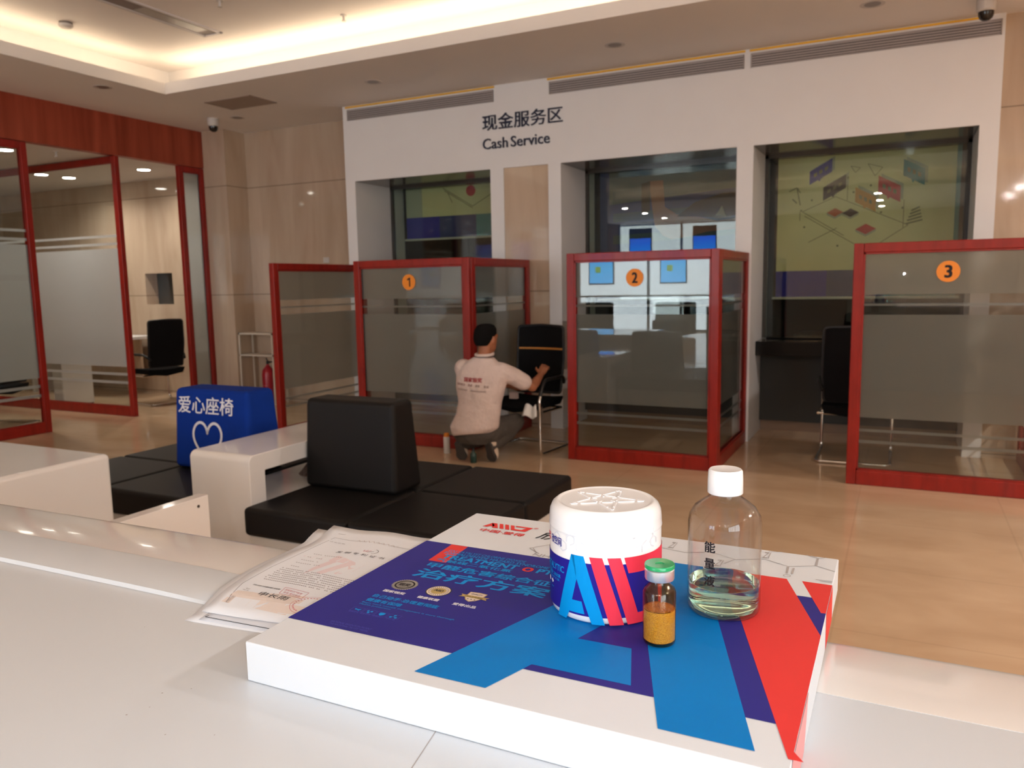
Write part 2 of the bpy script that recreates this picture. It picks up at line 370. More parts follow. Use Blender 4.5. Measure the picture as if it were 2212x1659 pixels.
# left wall: red veneer header over the glazed rooms, stone further to the front
g = MB(); g.box(XL-0.10, XL, 2.0, 7.225, 2.877, CZ); struct(g.obj('wall_left_header', M_header))
g = MB(); g.box(-9.6, -9.45, -10.2, 2.0, 0, CZ); g.box(-12.6, XL, 1.85, 2.0, 0, CZ); struct(g.obj('wall_left', M_stone))
# glazed rooms behind the header
g = MB(); g.box(-12.4, XL-0.0, YB+0.02, YB+0.14, 0, 1.22); g.box(-12.4, -9.345, YB+0.02, YB+0.14, 1.22, 1.64); g.box(-8.82, XL, YB+0.02, YB+0.14, 1.22, 1.64)
g.box(-12.4, XL, YB+0.02, YB+0.14, 1.64, 2.95); struct(g.obj('wall_room_back', M_stone))
g = MB(); g.box(-12.6, -12.4, 1.9, 7.8, 0, 2.95); struct(g.obj('wall_room_left', M_stone))
g = MB(); g.box(-12.5, XL-0.10, 2.0, 7.6, 2.877, 2.93); struct(g.obj('ceiling_side_rooms', M_plain))
# niche in the room wall with dark glass
g = MB(); y0, y1 = YB+0.14, YB+0.75
g.box(-9.40, -9.345, y0, y1, 1.16, 1.70); g.box(-8.82, -8.77, y0, y1, 1.16, 1.70); g.box(-9.345, -8.82, y0, y1, 1.16, 1.22); g.box(-9.345, -8.82, y0, y1, 1.64, 1.70)
struct(g.obj('window_4', M_stone))
g = MB(); g.box(-9.345, -8.82, YB+0.215, YB+0.235, 1.22, 1.64)
o = g.obj('pane', M_darkgl, bpy.data.objects['window_4'])
# dark booth interiors behind the security glass
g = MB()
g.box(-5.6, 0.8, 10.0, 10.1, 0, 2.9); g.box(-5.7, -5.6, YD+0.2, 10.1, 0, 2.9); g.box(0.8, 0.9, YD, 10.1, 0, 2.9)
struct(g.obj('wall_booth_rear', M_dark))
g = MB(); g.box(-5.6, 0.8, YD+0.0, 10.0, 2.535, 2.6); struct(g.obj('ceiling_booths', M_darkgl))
# rear storefront wall (behind the photographer)
g = MB()
g.box(-9.6, -8.6, -10.3, -10.15, 0, CZ); g.box(-4.2, 4.2, -10.3, -10.15, 0, CZ); g.box(-8.6, -4.2, -10.3, -10.15, 3.28, CZ)
struct(g.obj('wall_rear', M_stone))
g = MB()
for x in (-8.6, -6.50, -4.26): g.box(x, x+0.06, -10.28, -10.18, 0, 3.28)
for z in (0.0, 0.97, 3.22): g.box(-8.6, -4.2, -10.27, -10.19, z, z+0.05)
wd = struct(g.obj('window_5', mat('window_frame_grey', (0.12, 0.13, 0.14), 0.4, noise=(9, (0.1, 0.11, 0.12), 0.5))))
g = MB(); g.box(-8.55, -4.25, -10.24, -10.23, 0.03, 3.24); g.obj('pane', M_glass, wd)
g = MB()  # unseen right-wall window, added to brighten ceiling and facade
for k_ in range(5): g.box(4.04, 4.12, -9.4+k_*1.885, -9.34+k_*1.885, 0.15, 3.15)
for z in (0.15, 3.10): g.box(4.04, 4.12, -9.4, -1.8, z, z+0.05)
wd = struct(g.obj('window_6', MATS['window_frame_grey'])); g = MB(); g.box(4.075, 4.085, -9.38, -1.82, 0.18, 3.12); g.obj('pane', M_glass, wd)
# hanging backlit screens in the storefront
def screen(x0, x1, label):
    t = thing('hanging_display', label, 'display', ((x0+x1)/2, -9.6, 1.33), 0, 'backlit displays hung in the storefront')
    w = x1-x0
    B('housing', M_blackp, t, (-w/2, w/2, -0.03, 0.03, 0, 1.76), bevel=0.006)
    me = mat('lit_blue_screen', (0.02, 0.1, 0.4), 0.4)
    nt = me.node_tree
    if not nt.nodes.get('scr'):
        b = nt.nodes['Principled BSDF']; tc = nt.nodes.new('ShaderNodeTexCoord'); sp = nt.nodes.new('ShaderNodeSeparateXYZ'); sp.name = 'scr'
        nt.links.new(tc.outputs['Generated'], sp.inputs[0]); cr = nt.nodes.new('ShaderNodeValToRGB'); nt.links.new(sp.outputs[2], cr.inputs[0])
        e = cr.color_ramp.elements; e[0].position = 0.0; e[0].color = (0.08, 0.42, 0.85, 1); e[1].position = 1.0; e[1].color = (0.01, 0.08, 0.75, 1)
        k = cr.color_ramp.elements.new(0.35); k.color = (0.04, 0.38, 0.75, 1); k = cr.color_ramp.elements.new(0.55); k.color = (0.01, 0.28, 0.9, 1)
        nt.links.new(cr.outputs[0], b.inputs['Emission Color']); b.inputs['Emission Strength'].default_value = 9.0
    B('screen', me, t, (-w/2+0.03, w/2-0.03, 0.031, 0.034, 0.04, 1.44))
    g = MB(); g.box(-w*0.23, -w*0.02, 0.035, 0.037, 0.34, 0.50); g.obj('picture_patch', mat('lit_yellow_green', (0.3, 0.5, 0.05), 0.4, emit=(0.35, 0.75, 0.12), estr=3.0), t)
    for sx in (-1, 1): g = MB(); g.tube([(sx*w*0.38, 0, 1.76), (sx*w*0.38, 0, CZ-1.33)], 0.006, 8); g.obj('hanging_rod', M_chrome, t)
screen(-8.02, -7.27, 'backlit blue display hung in the storefront beside the outer window frame')
screen(-5.96, -5.22, 'backlit blue display hung in the storefront near the inner window frame')
for x, lb in ((-7.4, 'dark round backed armchair below the outer storefront display'), (-5.2, 'dark round backed armchair below the inner storefront display')):
    t = thing('armchair', lb, 'armchair', (x, -8.3, 0), 0, 'armchairs by the storefront')
    g = MB(); g.prism([(0.62*cos(a)*0.85, 0.55*sin(a)) for a in [pi*k/14 for k in range(15)]], 0.05, 0.86, 'z'); g.obj('backrest', M_fabric, t, bevel=0.04)
    B('seat', M_fabric, t, (-0.45, 0.45, -0.55, 0, 0.05, 0.44), bevel=0.04)
    t.rotation_euler = (0, 0, pi)

# ------------------------------------------------------------------ facade details
for i, (a, b) in enumerate(((-5.365, -3.619), (-3.03, -1.262), (-1.206, 0.573))):
    nm = ('above the first booth', 'above the second booth', 'above the third booth')[i]
    t = thing('air_grille', 'long grey louvred air grille '+nm, 'air vent', ((a+b)/2, YW, 3.215), 0, 'louvred air grilles over the booths')
    w = (b-a)/2
    B('backing', M_dark, t, (-w, w, -0.003, 0.001, -0.052, 0.052))
    g = MB(); g.box(-w, w, -0.014, 0, 0.048, 0.055); g.box(-w, w, -0.014, 0, -0.055, -0.048); g.box(-w, -w+0.008, -0.014, 0, -0.055, 0.055); g.box(w-0.008, w, -0.014, 0, -0.055, 0.055)
    g.obj('frame', M_grille, t)
    g = MB()
    for k in range(5):
        z = -0.040+k*0.0195; g.prism([(-0.013, z-0.004), (-0.003, z+0.003), (-0.003, z+0.006), (-0.013, z+0.010)][::-1], -w+0.01, w-0.01, 'x')
    g.obj('louvre', M_grille, t)
for i, (a, b) in enumerate(((-5.39, -3.61), (-3.05, -1.255), (-1.218, 0.50))):
    o = B('orange_strip', M_ostrip, None, (a, b, YW-0.012, YW-0.0005, 3.288, 3.303))
    tag(o, 'thin orange strip under the ceiling %s louvred grille' % ('over the left', 'over the middle', 'over the right')[i], 'trim strip', 'orange strips over the grilles')

# sign lettering
t = thing('wall_sign', 'dark raised Chinese and English cash service lettering on the white facade', 'sign', (-3.743, YW, 2.72))
for q_ in (('现金服务区', 0, 0.846, 0.176, 0.325, 0.012), ('Cash', 0.0, 0.272, 0.0, 0.100, 0.012), ('Service', 0.305, 0.712, 0.0, 0.100, 0.012)):
    g = MB(); text(g, *q_, bold=0.007)
    g.rot90(); o = g.obj('lettering', M_signblk, t)
    so = o.modifiers.new('s', 'SOLIDIFY'); so.thickness = 0.011; so.offset = -1

# ------------------------------------------------------------------ booth openings: security window, roller poster, counter
def poster_art(kind, w, h):
    """flat print on a roller screen, drawn in its own plane; x 0..w, y 0..h"""
    g = MB(); z = 0.0005
    if kind != 2:
        g.flat([(0, 0), (w, 0), (w, h), (0, h)], 0, 0)                       # khaki ground
        g.flat([(0, 0), (w*0.30, 0), (w*0.30, 0.24), (0, 0.24)], z, 1); g.flat([(w*0.30, 0), (w*0.62, 0), (w*0.62, 0.24), (w*0.30, 0.24)], z, 2); g.flat([(w*0.62, 0), (w, 0), (w, 0.24), (w*0.62, 0.24)], z, 3)
        g.flat([(w-0.035, 0.24), (w, 0.24), (w, h), (w-0.035, h)], z, 3)
        def bub(cx, cy, bw, bh, sk, m):
            for dx, dy, mm, zz in ((0.022, 0.018, 8, 2), (0, 0, m, 3)):
                pts = [(-bw/2, -bh/2), (-bw*.12, -bh/2+0), (-bw*.05, -bh*.68), (bw*.03, -bh/2), (bw/2, -bh/2), (bw/2, bh/2), (-bw/2, bh/2)]
                g.flat([(cx+dx+x, cy+dy+y+sk*x) for x, y in pts], z*zz, mm)
            for k in (-1, 0, 1): g.flat([(cx+k*bw*.24+x, cy+y+sk*(k*bw*.24+x)) for x, y in ((-bw*.07, -bh*.13), (bw*.07, -bh*.13), (bw*.07, bh*.13), (-bw*.07, bh*.13))], z*4, 9)
        if kind == 3:
            bub(0.37, 1.13, 0.19, 0.12, 0.55, 1); bub(0.49, 0.98, 0.19, 0.12, 0.55, 4); bub(0.94, 0.94, 0.18, 0.14, -0.55, 5); bub(1.13, 1.07, 0.17, 0.14, -0.55, 3); bub(0.75, 0.86, 0.17, 0.13, -0.55, 6)
            def tile(cx, cy, r, m): g.flat([(cx-r, cy), (cx, cy-r*.55), (cx+r, cy), (cx, cy+r*.55)], z*4, m); g.flat([(cx-r, cy), (cx-r, cy-.02), (cx, cy-r*.55-.02), (cx+r, cy-.02), (cx+r, cy), (cx, cy-r*.55)], z*3, 8)
            tile(0.50, 0.76, 0.07, 7); tile(0.63, 0.75, 0.07, 4); tile(0.76, 0.60, 0.085, 5)
            for a, b in (((0.22, 0.78), (0.58, 0.55)), ((0.24, 0.74), (0.72, 0.44)), ((0.22, 0.78), (0.50, 0.90)), ((0.50, 0.90), (1.10, 0.62)), ((1.10, 0.62), (0.80, 0.42)), ((0.2, 0.78), (0.2, 0.70)), ((0.60, 1.00), (0.60, 0.86)), ((1.06, 0.84), (1.06, 0.60)), ((0.28, 0.50), (0.52, 0.62))): g.line(a, b, 0.006, z*2, 9)
            for x, y in ((0.60, 1.06), (0.79, 0.98), (0.65, 0.93), (0.21, 0.79), (0.30, 0.88), (0.53, 0.46), (0.88, 0.74), (1.05, 0.77), (0.24, 0.64)): g.disc(x, y, 0.010, z*3, 12, 9)
            g.line((0.13, 0.90), (0.17, 0.86), 0.012, z*2, 9); g.line((0.10, 0.97), (0.17, 1.0), 0.010, z*2, 9); g.line((0.17, 1.0), (0.20, 0.95), 0.01, z*2, 9); g.line((0.17, 0.99), (0.20, 0.84), 0.01, z*2, 9)
            for p in (((0.62, 1.16), (0.66, 1.10), (0.70, 1.14)), ((0.76, 1.17), (0.82, 1.06), (0.88, 1.13))):
                for i in range(3): g.line(p[i], p[(i+1) % 3], 0.005, z*2, 9)
            for k in range(5): g.line((1.08+0.01*k, 0.63+k*0.028), (1.21-0.006*k, 0.66+k*0.028), 0.014, z*2, 9)
        else:
            for a, b in (((0.50, 0.55), (0.88, 0.33)), ((0.88, 0.33), (1.28, 0.53)), ((0.52, 0.52), (0.88, 0.31)), ((0.62, 0.38), (0.56, 0.50))): g.line(a, b, 0.008, z*2, 9)
            g.disc(0.86, 0.50, 0.06, z*3, 20, 5); g.flat([(0.0, 0.24), (0.22, 0.24), (0.22, h), (0.0, h)], z*2, 8)
    else:
        g.flat([(0, 0), (w, 0), (w, h), (0, h)], 0, 2)
        g.flat([(0.10, 0.95), (w, 1.05), (w, h), (0.10, h)], z, 11)
        for k in range(3): g.flat([(0.14, 0.55+k*0.22), (w-0.1, 0.60+k*0.22), (w-0.1, 0.68+k*0.22), (0.14, 0.64+k*0.22)], z*1.5, 12)
        hand = [(0.52, 1.16), (0.66, 1.16), (0.68, 0.90), (0.80, 0.82), (0.96, 0.80), (1.20, 0.74), (w, 0.76), (w, 0.66), (1.10, 0.64), (0.92, 0.60), (0.75, 0.58), (0.66, 0.62), (0.58, 0.72), (0.55, 0.90)]
        g.flat(hand, z*2, 10)
        g.flat([(0.44, 0.85), (0.53, 0.87), (0.53, 1.16), (0.44, 1.14)], z*3, 4)
        g.flat([(0.80, 0.80), (0.98, 0.93), (1.25, 1.0), (w, 1.0), (w, 0.80), (1.22, 0.76), (0.98, 0.79)], z*3, 4)
        g.flat([(1.18, 0.79), (1.28, 0.78), (1.24, 0.88)], z*4, 8)
    return g
PM = [mat('poster_khaki', lin((214, 208, 160)), 0.6, noise=(5, lin((208, 202, 156)), 0.6)), mat('poster_navy', lin((26, 32, 150)), 0.6, noise=(5, lin((24, 30, 144)), 0.6)),
      mat('poster_slate', lin((44, 60, 112)), 0.6, noise=(5, lin((42, 56, 106)), 0.6)), mat('poster_teal', lin((48, 128, 134)), 0.6, noise=(5, lin((46, 122, 128)), 0.6)),
      mat('poster_brown_black', lin((56, 44, 48)), 0.6, noise=(5, lin((52, 40, 44)), 0.6)), mat('poster_crimson', lin((190, 44, 58)), 0.6, noise=(5, lin((182, 42, 56)), 0.6)),
      mat('poster_amber', lin((196, 140, 66)), 0.6, noise=(5, lin((190, 134, 62)), 0.6)), mat('poster_orange', lin((186, 96, 66)), 0.6, noise=(5, lin((180, 92, 62)), 0.6)),
      mat('poster_pale', lin((170, 172, 150)), 0.6, noise=(5, lin((166, 168, 146)), 0.6)), mat('poster_grey', lin((124, 122, 92)), 0.6, noise=(5, lin((120, 118, 88)), 0.6)),
      mat('poster_skin', lin((150, 104, 88)), 0.6, noise=(5, lin((142, 98, 84)), 0.6)), mat('poster_steel', lin((88, 100, 104)), 0.6, noise=(5, lin((80, 92, 96)), 0.6)), mat('poster_petrol', lin((64, 82, 94)), 0.6, noise=(5, lin((58, 76, 88)), 0.6))]
for i, (a, b) in enumerate(OP):
    which = ('first', 'second', 'third')[i]
    t = struct(thing('window_%d' % (i+1), None, None, (a, YD, 0)))
    del_keys = [k for k in ('category',) if k in t]
    for k in del_keys: del t[k]
    w = b-a
    g = MB(); g.box(0.004, w-0.004, -0.012, 0.012, 0.875, OT-0.004); g.obj('pane', M_dglass, t)
    g = MB(); g.box(0.0, 0.03, -0.02, 0.02, 0.87, OT); g.box(w-0.03, w, -0.02, 0.02, 0.87, OT); g.box(0.0, w, -0.02, 0.02, OT-0.03, OT)
    g.obj('window_frame', M_darkgl, t)
    g = MB(); g.box(0.001, w-0.001, YW-YD+0.01, 0.0, OT-0.0035, OT-0.0005); g.obj('soffit_lining', mat('dark_brown_polished_lining', (0.15, 0.125, 0.105), 0.14, noise=(4, (0.13, 0.108, 0.09), 0.6)), t)
    # printed roller screen behind the glass
    zb = 1.95 if i == 0 else 1.245; h = 2.515-zb; x0 = 0.09; pw = w-0.15
    p = thing('roller_poster', ('khaki roller poster with slate and teal bottom band behind the first booth glass', 'dark roller poster of suited arms and a hand behind the second booth glass', 'khaki roller poster of coloured speech bubbles behind the third booth glass')[i], 'poster', (a+x0, YD+0.17, zb), 0, 'printed roller screens in the booths')
    g = poster_art((1, 2, 3)[i], pw, h); g.rot90()
    g.obj('printed_sheet', PM, p)
    B('sheet_backing', PM[8], p, (0, pw, 0.001, 0.004, 0, h))
    B('bottom_rail', mat('rail_aluminium', (0.55, 0.54, 0.48), 0.4, noise=(9, (0.5, 0.49, 0.44), 0.5)), p, (-0.03, pw+0.03, -0.012, 0.012, -0.022, 0.0), bevel=0.004)
    # black stone counter and its front
    c = thing('booth_counter', 'black stone topped dark grey counter in the %s booth' % which, 'counter', (a, 7.31, 0), 0, 'counters under the booth windows')
    B('worktop', mat('black_polished_stone', (0.008, 0.0075, 0.007), 0.12, spec=0.3, noise=(60, (0.011, 0.010, 0.009), 0.5)), c, (0.003, w-0.003, 0.0, 0.62, 0.735, 0.864), bevel=0.006)
    B('front_panel', M_darkpan, c, (0.003, w-0.003, 0.30, 0.33, 0.10, 0.735))
    B('plinth', mat('tan_plinth_stone', (0.30, 0.20, 0.14), 0.25, noise=(5, (0.26, 0.17, 0.12), 0.6)), c, (0.003, w-0.003, 0.36, 0.40, 0.0, 0.10))
    # small computer monitor seen as a dark outline inside
    if i == 2:
        mo = thing('monitor', 'black computer monitor dimly seen through the third booth glass', 'monitor', (a+0.95, 8.15, 0.90))
        B('screen', M_blackp, mo, (-0.25, 0.25, -0.02, 0.02, 0.10, 0.42), bevel=0.004); B('stand', M_blackp, mo, (-0.03, 0.03, -0.01, 0.03, 0.0, 0.12)); B('base', M_blackp, mo, (-0.1, 0.1, -0.08, 0.08, -0.02, 0.0))
        tb = thing('back_office_desk', 'dark desk dimly seen behind the third booth glass', 'desk', (a+0.95, 8.3, 0)); B('desktop', M_darkpan, tb, (-0.7, 0.6, -0.33, 0.33, 0.84, 0.88)); B('side_panel', M_darkpan, tb, (-0.68, -0.64, -0.3, 0.3, 0, 0.84)); B('side_panel', M_darkpan, tb, (0.54, 0.58, -0.3, 0.3, 0, 0.84))

# ------------------------------------------------------------------ red framed partitions
FW = 0.062; FD = 0.055
def frame_panel(t, L, H, film, nm=''):
    """panel in local x 0..L, centred on y=0, parts added to t; returns nothing"""
    for nme, q in (('post', (0, FW, -FD/2, FD/2, 0, H)), ('post', (L-FW, L, -FD/2, FD/2, 0, H)), ('top_rail', (FW, L-FW, -FD/2, FD/2, H-FW, H)), ('bottom_rail', (FW, L-FW, -FD/2, FD/2, 0, 0.10))):
        g = MB(); g.box(*q)
        o = g.obj(nme, M_red, t, bevel=0.006)
    g = MB()   # glazing bead
    bz0, bz1 = 0.10, H-FW
    for yy in (-0.020, 0.010):
        g.box(FW, FW+0.012, yy, yy+0.010, bz0, bz1); g.box(L-FW-0.012, L-FW, yy, yy+0.010, bz0, bz1)
        g.box(FW, L-FW, yy, yy+0.010, bz1-0.012, bz1); g.box(FW, L-FW, yy, yy+0.010, bz0, bz0+0.012)
    g.obj('glazing_bead', M_red, t)
    g = MB(); g.box(FW, L-FW, -0.005, 0.005, bz0, bz1); g.obj('pane', M_glass, t)
    g = MB()
    for z0, z1 in film[0]: g.box(FW+0.001, L-FW-0.001, 0.0056, 0.0066, z0, min(z1, bz1-0.001))
    g.obj('frosted_film', film[1], t)
FILM_B = ([(1.302, 1.58), (1.226, 1.241), (0.466, 1.167), (0.368, 0.387), (0.288, 0.308)], M_film)
FILM_R = ([(2.005, 2.032), (1.919, 1.946), (0.56, 1.882), (0.46, 0.49), (0.365, 0.395)], M_filmL)
def sub(parent, loc, rz):
    return None
def panel_at(t, x, y, rz, L, H, film):
    """panel whose parts are placed at an offset inside thing t"""
    before = set(bpy.data.objects); frame_panel(t, L, H, film)
    M = Matrix.Translation((x, y, 0)) @ Matrix.Rotation(rz, 4, 'Z')
    for o in set(bpy.data.objects)-before:
        o.data.transform(M); o.data.update()
PH = 1.642
BO = []
for i, xl in enumerate((-4.446, -2.378, -0.305)):
    t = thing('booth_partition', ('L shaped red framed frosted glass screen with orange number 1 disc', 'L shaped red framed frosted glass screen with orange number 2 disc', 'L shaped red framed frosted glass screen with orange number 3 disc')[i], 'partition screen', (xl, 5.80, 0), 0, 'numbered screens before the booths')
    panel_at(t, 0, FD/2, 0, 1.188, PH, FILM_B)
    panel_at(t, 1.188-FD/2, FD+0.001, pi/2, YW-5.80-FD-0.004, PH, FILM_B)
    nx = (-3.869, -1.829, 0.256)[i]-xl
    g = MB(); g.disc(0, 0, 0.068, 0.0, 48, 0); 
    if i == 0: g.flat([(0.003, -0.040), (0.016, -0.040), (0.016, 0.040), (0.006, 0.040), (-0.016, 0.026), (-0.016, 0.013), (0.003, 0.022)], 0.0006, 1)
    else: text(g, '123'[i], -0.022, 0.024, -0.041, 0.041, 0.0006, 1, bold=0.035)
    g; g.rot90()
    for k in range(len(g.v)): pass
    o = g.obj('number_disc', [M_orange, M_ink], t, loc=(nx, FD/2-0.0065, 1.445))
# the screen standing end-on beside the first booth
t = thing('side_partition', 'plain red framed frosted screen standing endwise left of the number 1 screen', 'partition screen', (-5.19, 5.56, 0))
panel_at(t, 0, 0, pi/2, 1.40, PH, FILM_B)
# full-height glazed panels of the side rooms
RH = 2.872
t = thing('room_glazing', 'tall red framed glass panel at the left edge of the photo', 'glass partition', (XL-0.03, 2.02, 0)); panel_at(t, 0, 0, pi/2, 5.03-2.02, RH, FILM_R)
t = thing('room_divider', 'tall red framed glass divider between the two side rooms', 'glass partition', (XL, 6.02, 0)); panel_at(t, 0, 0, pi, 3.2, RH, FILM_R)
t = thing('room_sidelight', 'narrow red framed glass panel against the stone pilaster', 'glass partition', (XL-0.03, 6.845, 0)); panel_at(t, 0, 0, pi/2, 0.378, RH, ([(0.12, 2.80)], M_filmL))

# ------------------------------------------------------------------ ceiling fittings
def fitting(name, label, cat, loc, parts, group=None):
    t = thing(name, label, cat, loc, 0, group)
    for nm, prof, m in parts: g = MB(); g.lathe(prof, n=32); g.obj(nm, m, t, smooth=True)
    return t
M_trim = mat('lamp_trim_white', (0.60, 0.56, 0.52), 0.5, noise=(9, (0.55, 0.5, 0.46), 0.5))
M_off = mat('unlit_lamp_glass', (0.22, 0.18, 0.155), 0.3, noise=(9, (0.22, 0.19, 0.16), 0.5))
for (x, y), lb in zip(((-6.796, 5.207), (-4.523, 6.324), (-2.163, 6.347), (-0.271, 6.338), (-6.746, 6.837)),
                      ('unlit ceiling downlight above the red veneer header', 'unlit ceiling downlight above the first booth grille', 'unlit ceiling downlight above the second booth grille', 'unlit ceiling downlight above the third booth grille', 'unlit ceiling downlight between the dome camera and the stone corner')):
    fitting('downlight', lb, 'ceiling light', (x, y, CZ), [('trim_ring', [(0.055, -0.001), (0.075, -0.004), (0.082, -0.002), (0.082, 0.0)], M_trim), ('lens', [(0.054, -0.0025), (0.055, -0.0005)], M_off)], 'unlit downlights in the hall ceiling')
def dome_cam(x, y, lb):
    fitting('dome_camera', lb, 'security camera', (x, y, CZ), [('housing', [(0.060, 0), (0.062, -0.02), (0.060, -0.075), (0.050, -0.085)], M_trim), ('dome', [(0.050, -0.082), (0.049, -0.105), (0.040, -0.128), (0.022, -0.142), (0.004, -0.146)], mat('smoked_dome', (0.02, 0.015, 0.012), 0.1, noise=(9, (0.03, 0.02, 0.015), 0.5)))], 'dome cameras on the ceiling')
dome_cam(-7.02, 6.74, 'white dome camera with dark lens near the red veneer corner'); dome_cam(0.44, 6.62, 'white dome camera with dark lens above the third booth grille')
M_ventm = mat('brown_vent_metal', (0.34, 0.26, 0.205), 0.6, noise=(9, (0.31, 0.235, 0.185), 0.5))
t = thing('ceiling_vent', 'square brown slatted return vent in the ceiling near the stone corner', 'air vent', (-6.17, 6.31, CZ))
B('frame', M_ventm, t, (-0.31, 0.31, -0.19, -0.175, -0.008, 0), (-0.31, 0.31, 0.175, 0.19, -0.008, 0), (-0.31, -0.295, -0.19, 0.19, -0.008, 0), (0.295, 0.31, -0.19, 0.19, -0.008, 0))
B('backing', M_off, t, (-0.30, 0.30, -0.18, 0.18, -0.002, 0.0))
g = MB()
for k in range(16): x = -0.28+k*0.0373; g.prism([(x, -0.007), (x+0.018, -0.002), (x+0.022, -0.002), (x+0.005, -0.008)], -0.175, 0.175, 'y')
g.obj('slats', M_ventm, t)
# raised ceiling fittings
fitting('smoke_detector', 'round white smoke detector on the raised ceiling', 'smoke detector', (-6.40, 4.60, UZ), [('base', [(0.052, 0), (0.052, -0.018)], M_off), ('cover', [(0.058, -0.018), (0.056, -0.032), (0.040, -0.045), (0.015, -0.048)], M_trim)])
for (x, y), lb in (((-4.27, 5.59), 'small sprinkler head nearest the glowing back cove'), ((-4.90, 4.85), 'small sprinkler head beside the linear diffuser')):
    fitting('sprinkler', lb, 'sprinkler', (x, y, UZ), [('escutcheon', [(0.028, 0), (0.026, -0.006)], M_trim), ('head', [(0.009, -0.006), (0.010, -0.040), (0.018, -0.046), (0.016, -0.050)], M_trim)], 'sprinklers on the raised ceiling')
t = thing('linear_diffuser', 'long white framed slot diffuser recessed in the raised ceiling', 'air vent', (-5.58, 4.40, UZ))
M_dif = mat('diffuser_frame', (0.62, 0.58, 0.58), 0.5, noise=(9, (0.58, 0.54, 0.54), 0.5))
B('frame', M_dif, t, (-0.11, -0.075, -2.2, 1.02, -0.012, 0), (0.085, 0.11, -2.2, 1.02, -0.012, 0), (-0.11, 0.11, 1.0, 1.03, -0.012, 0))
B('slot', mat('diffuser_slot', (0.20, 0.16, 0.15), 0.6, noise=(9, (0.26, 0.2, 0.18), 0.6)), t, (-0.075, 0.085, -2.2, 1.0, -0.006, 0))
B('baffle', M_off, t, (-0.06, 0.07, 0.25, 0.90, -0.009, -0.006))
# lit lamps of the side rooms
M_lit = mat('lit_lamp_diffuser', (1, 1, 1), 0.5, emit=(1.0, 0.93, 0.82), estr=30.0)
RZ = 2.877
for (x, y), lb, pw in (((-8.388, 6.90), 'lit round downlight closest to the narrow red framed panel', 42), ((-9.75, 6.87), 'lit round downlight seen through the divider, brighter of the pair', 34), ((-9.75, 6.50), 'lit round downlight seen through the divider, nearer its glass', 28), ((-8.36, 5.21), 'large lit round downlight behind the glass panel at the left edge', 46), ((-9.6, 3.9), 'lit round downlight deep in the left side room', 40)):
    t = fitting('room_downlight', lb, 'ceiling light', (x, y, RZ), [('trim_ring', [(0.070, -0.001), (0.088, -0.006), (0.095, -0.002), (0.095, 0)], M_trim), ('lens', [(0.069, -0.004), (0.070, -0.001)], M_lit)], 'lit downlights in the side rooms')
    ld = bpy.data.lights.new('lamp_glow', 'AREA'); ld.shape = 'DISK'; ld.size = 0.13; ld.energy = pw*0.26; ld.color = (1.0, 0.92, 0.82); ld.spread = rad(150)
    lo = bpy.data.objects.new('lamp_glow', ld); lo.location = (0, 0, -0.012); lo.parent = t; COL.objects.link(lo)
fitting('room_sprinkler', 'sprinkler head on the side room ceiling over the left panel', 'sprinkler', (-8.02, 5.53, RZ), [('escutcheon', [(0.030, 0), (0.03, -0.005)], M_trim), ('head', [(0.008, -0.005), (0.009, -0.05), (0.02, -0.055), (0.018, -0.06)], M_trim)])

# lit hall lamps behind the photographer; right-hand row added to brighten that side
n_l = 0
for x, y, pw in [(x, y, HALL) for x in (-6.6, -3.6, -0.6, 2.2) for y in (-8.6, -6.6, -4.8)]+[(3.45, y, HALL*2.2) for y in (0.4, 2.8, 5.2)]:
    if 1:
        n_l += 1
        lb = 'lit round hall downlight, %s row from the storefront, %s' % ({-8.6: 'first', -6.6: 'second', -4.8: 'third'}.get(y, 'added side'), {-6.6: 'nearest the left wall', -3.6: 'second from the left wall', -0.6: 'third from the left wall', 2.2: 'farthest from the left wall'}.get(x, '%s of the right wall' % {0.4: 'near end', 2.8: 'middle', 5.2: 'far end'}.get(y)))
        t = fitting('hall_downlight', lb, 'ceiling light', (x, y, CZ), [('trim_ring', [(0.080, -0.001), (0.098, -0.006), (0.105, -0.002), (0.105, 0)], M_trim), ('lens', [(0.079, -0.004), (0.080, -0.001)], M_lit)], 'lit downlights in the hall ceiling')
        ld = bpy.data.lights.new('lamp_glow', 'AREA'); ld.shape = 'DISK'; ld.size = 0.15; ld.energy = pw; ld.color = (1.0, 0.90, 0.84)
        lo = bpy.data.objects.new('lamp_glow', ld); lo.location = (0, 0, -0.012); lo.parent = t; COL.objects.link(lo)

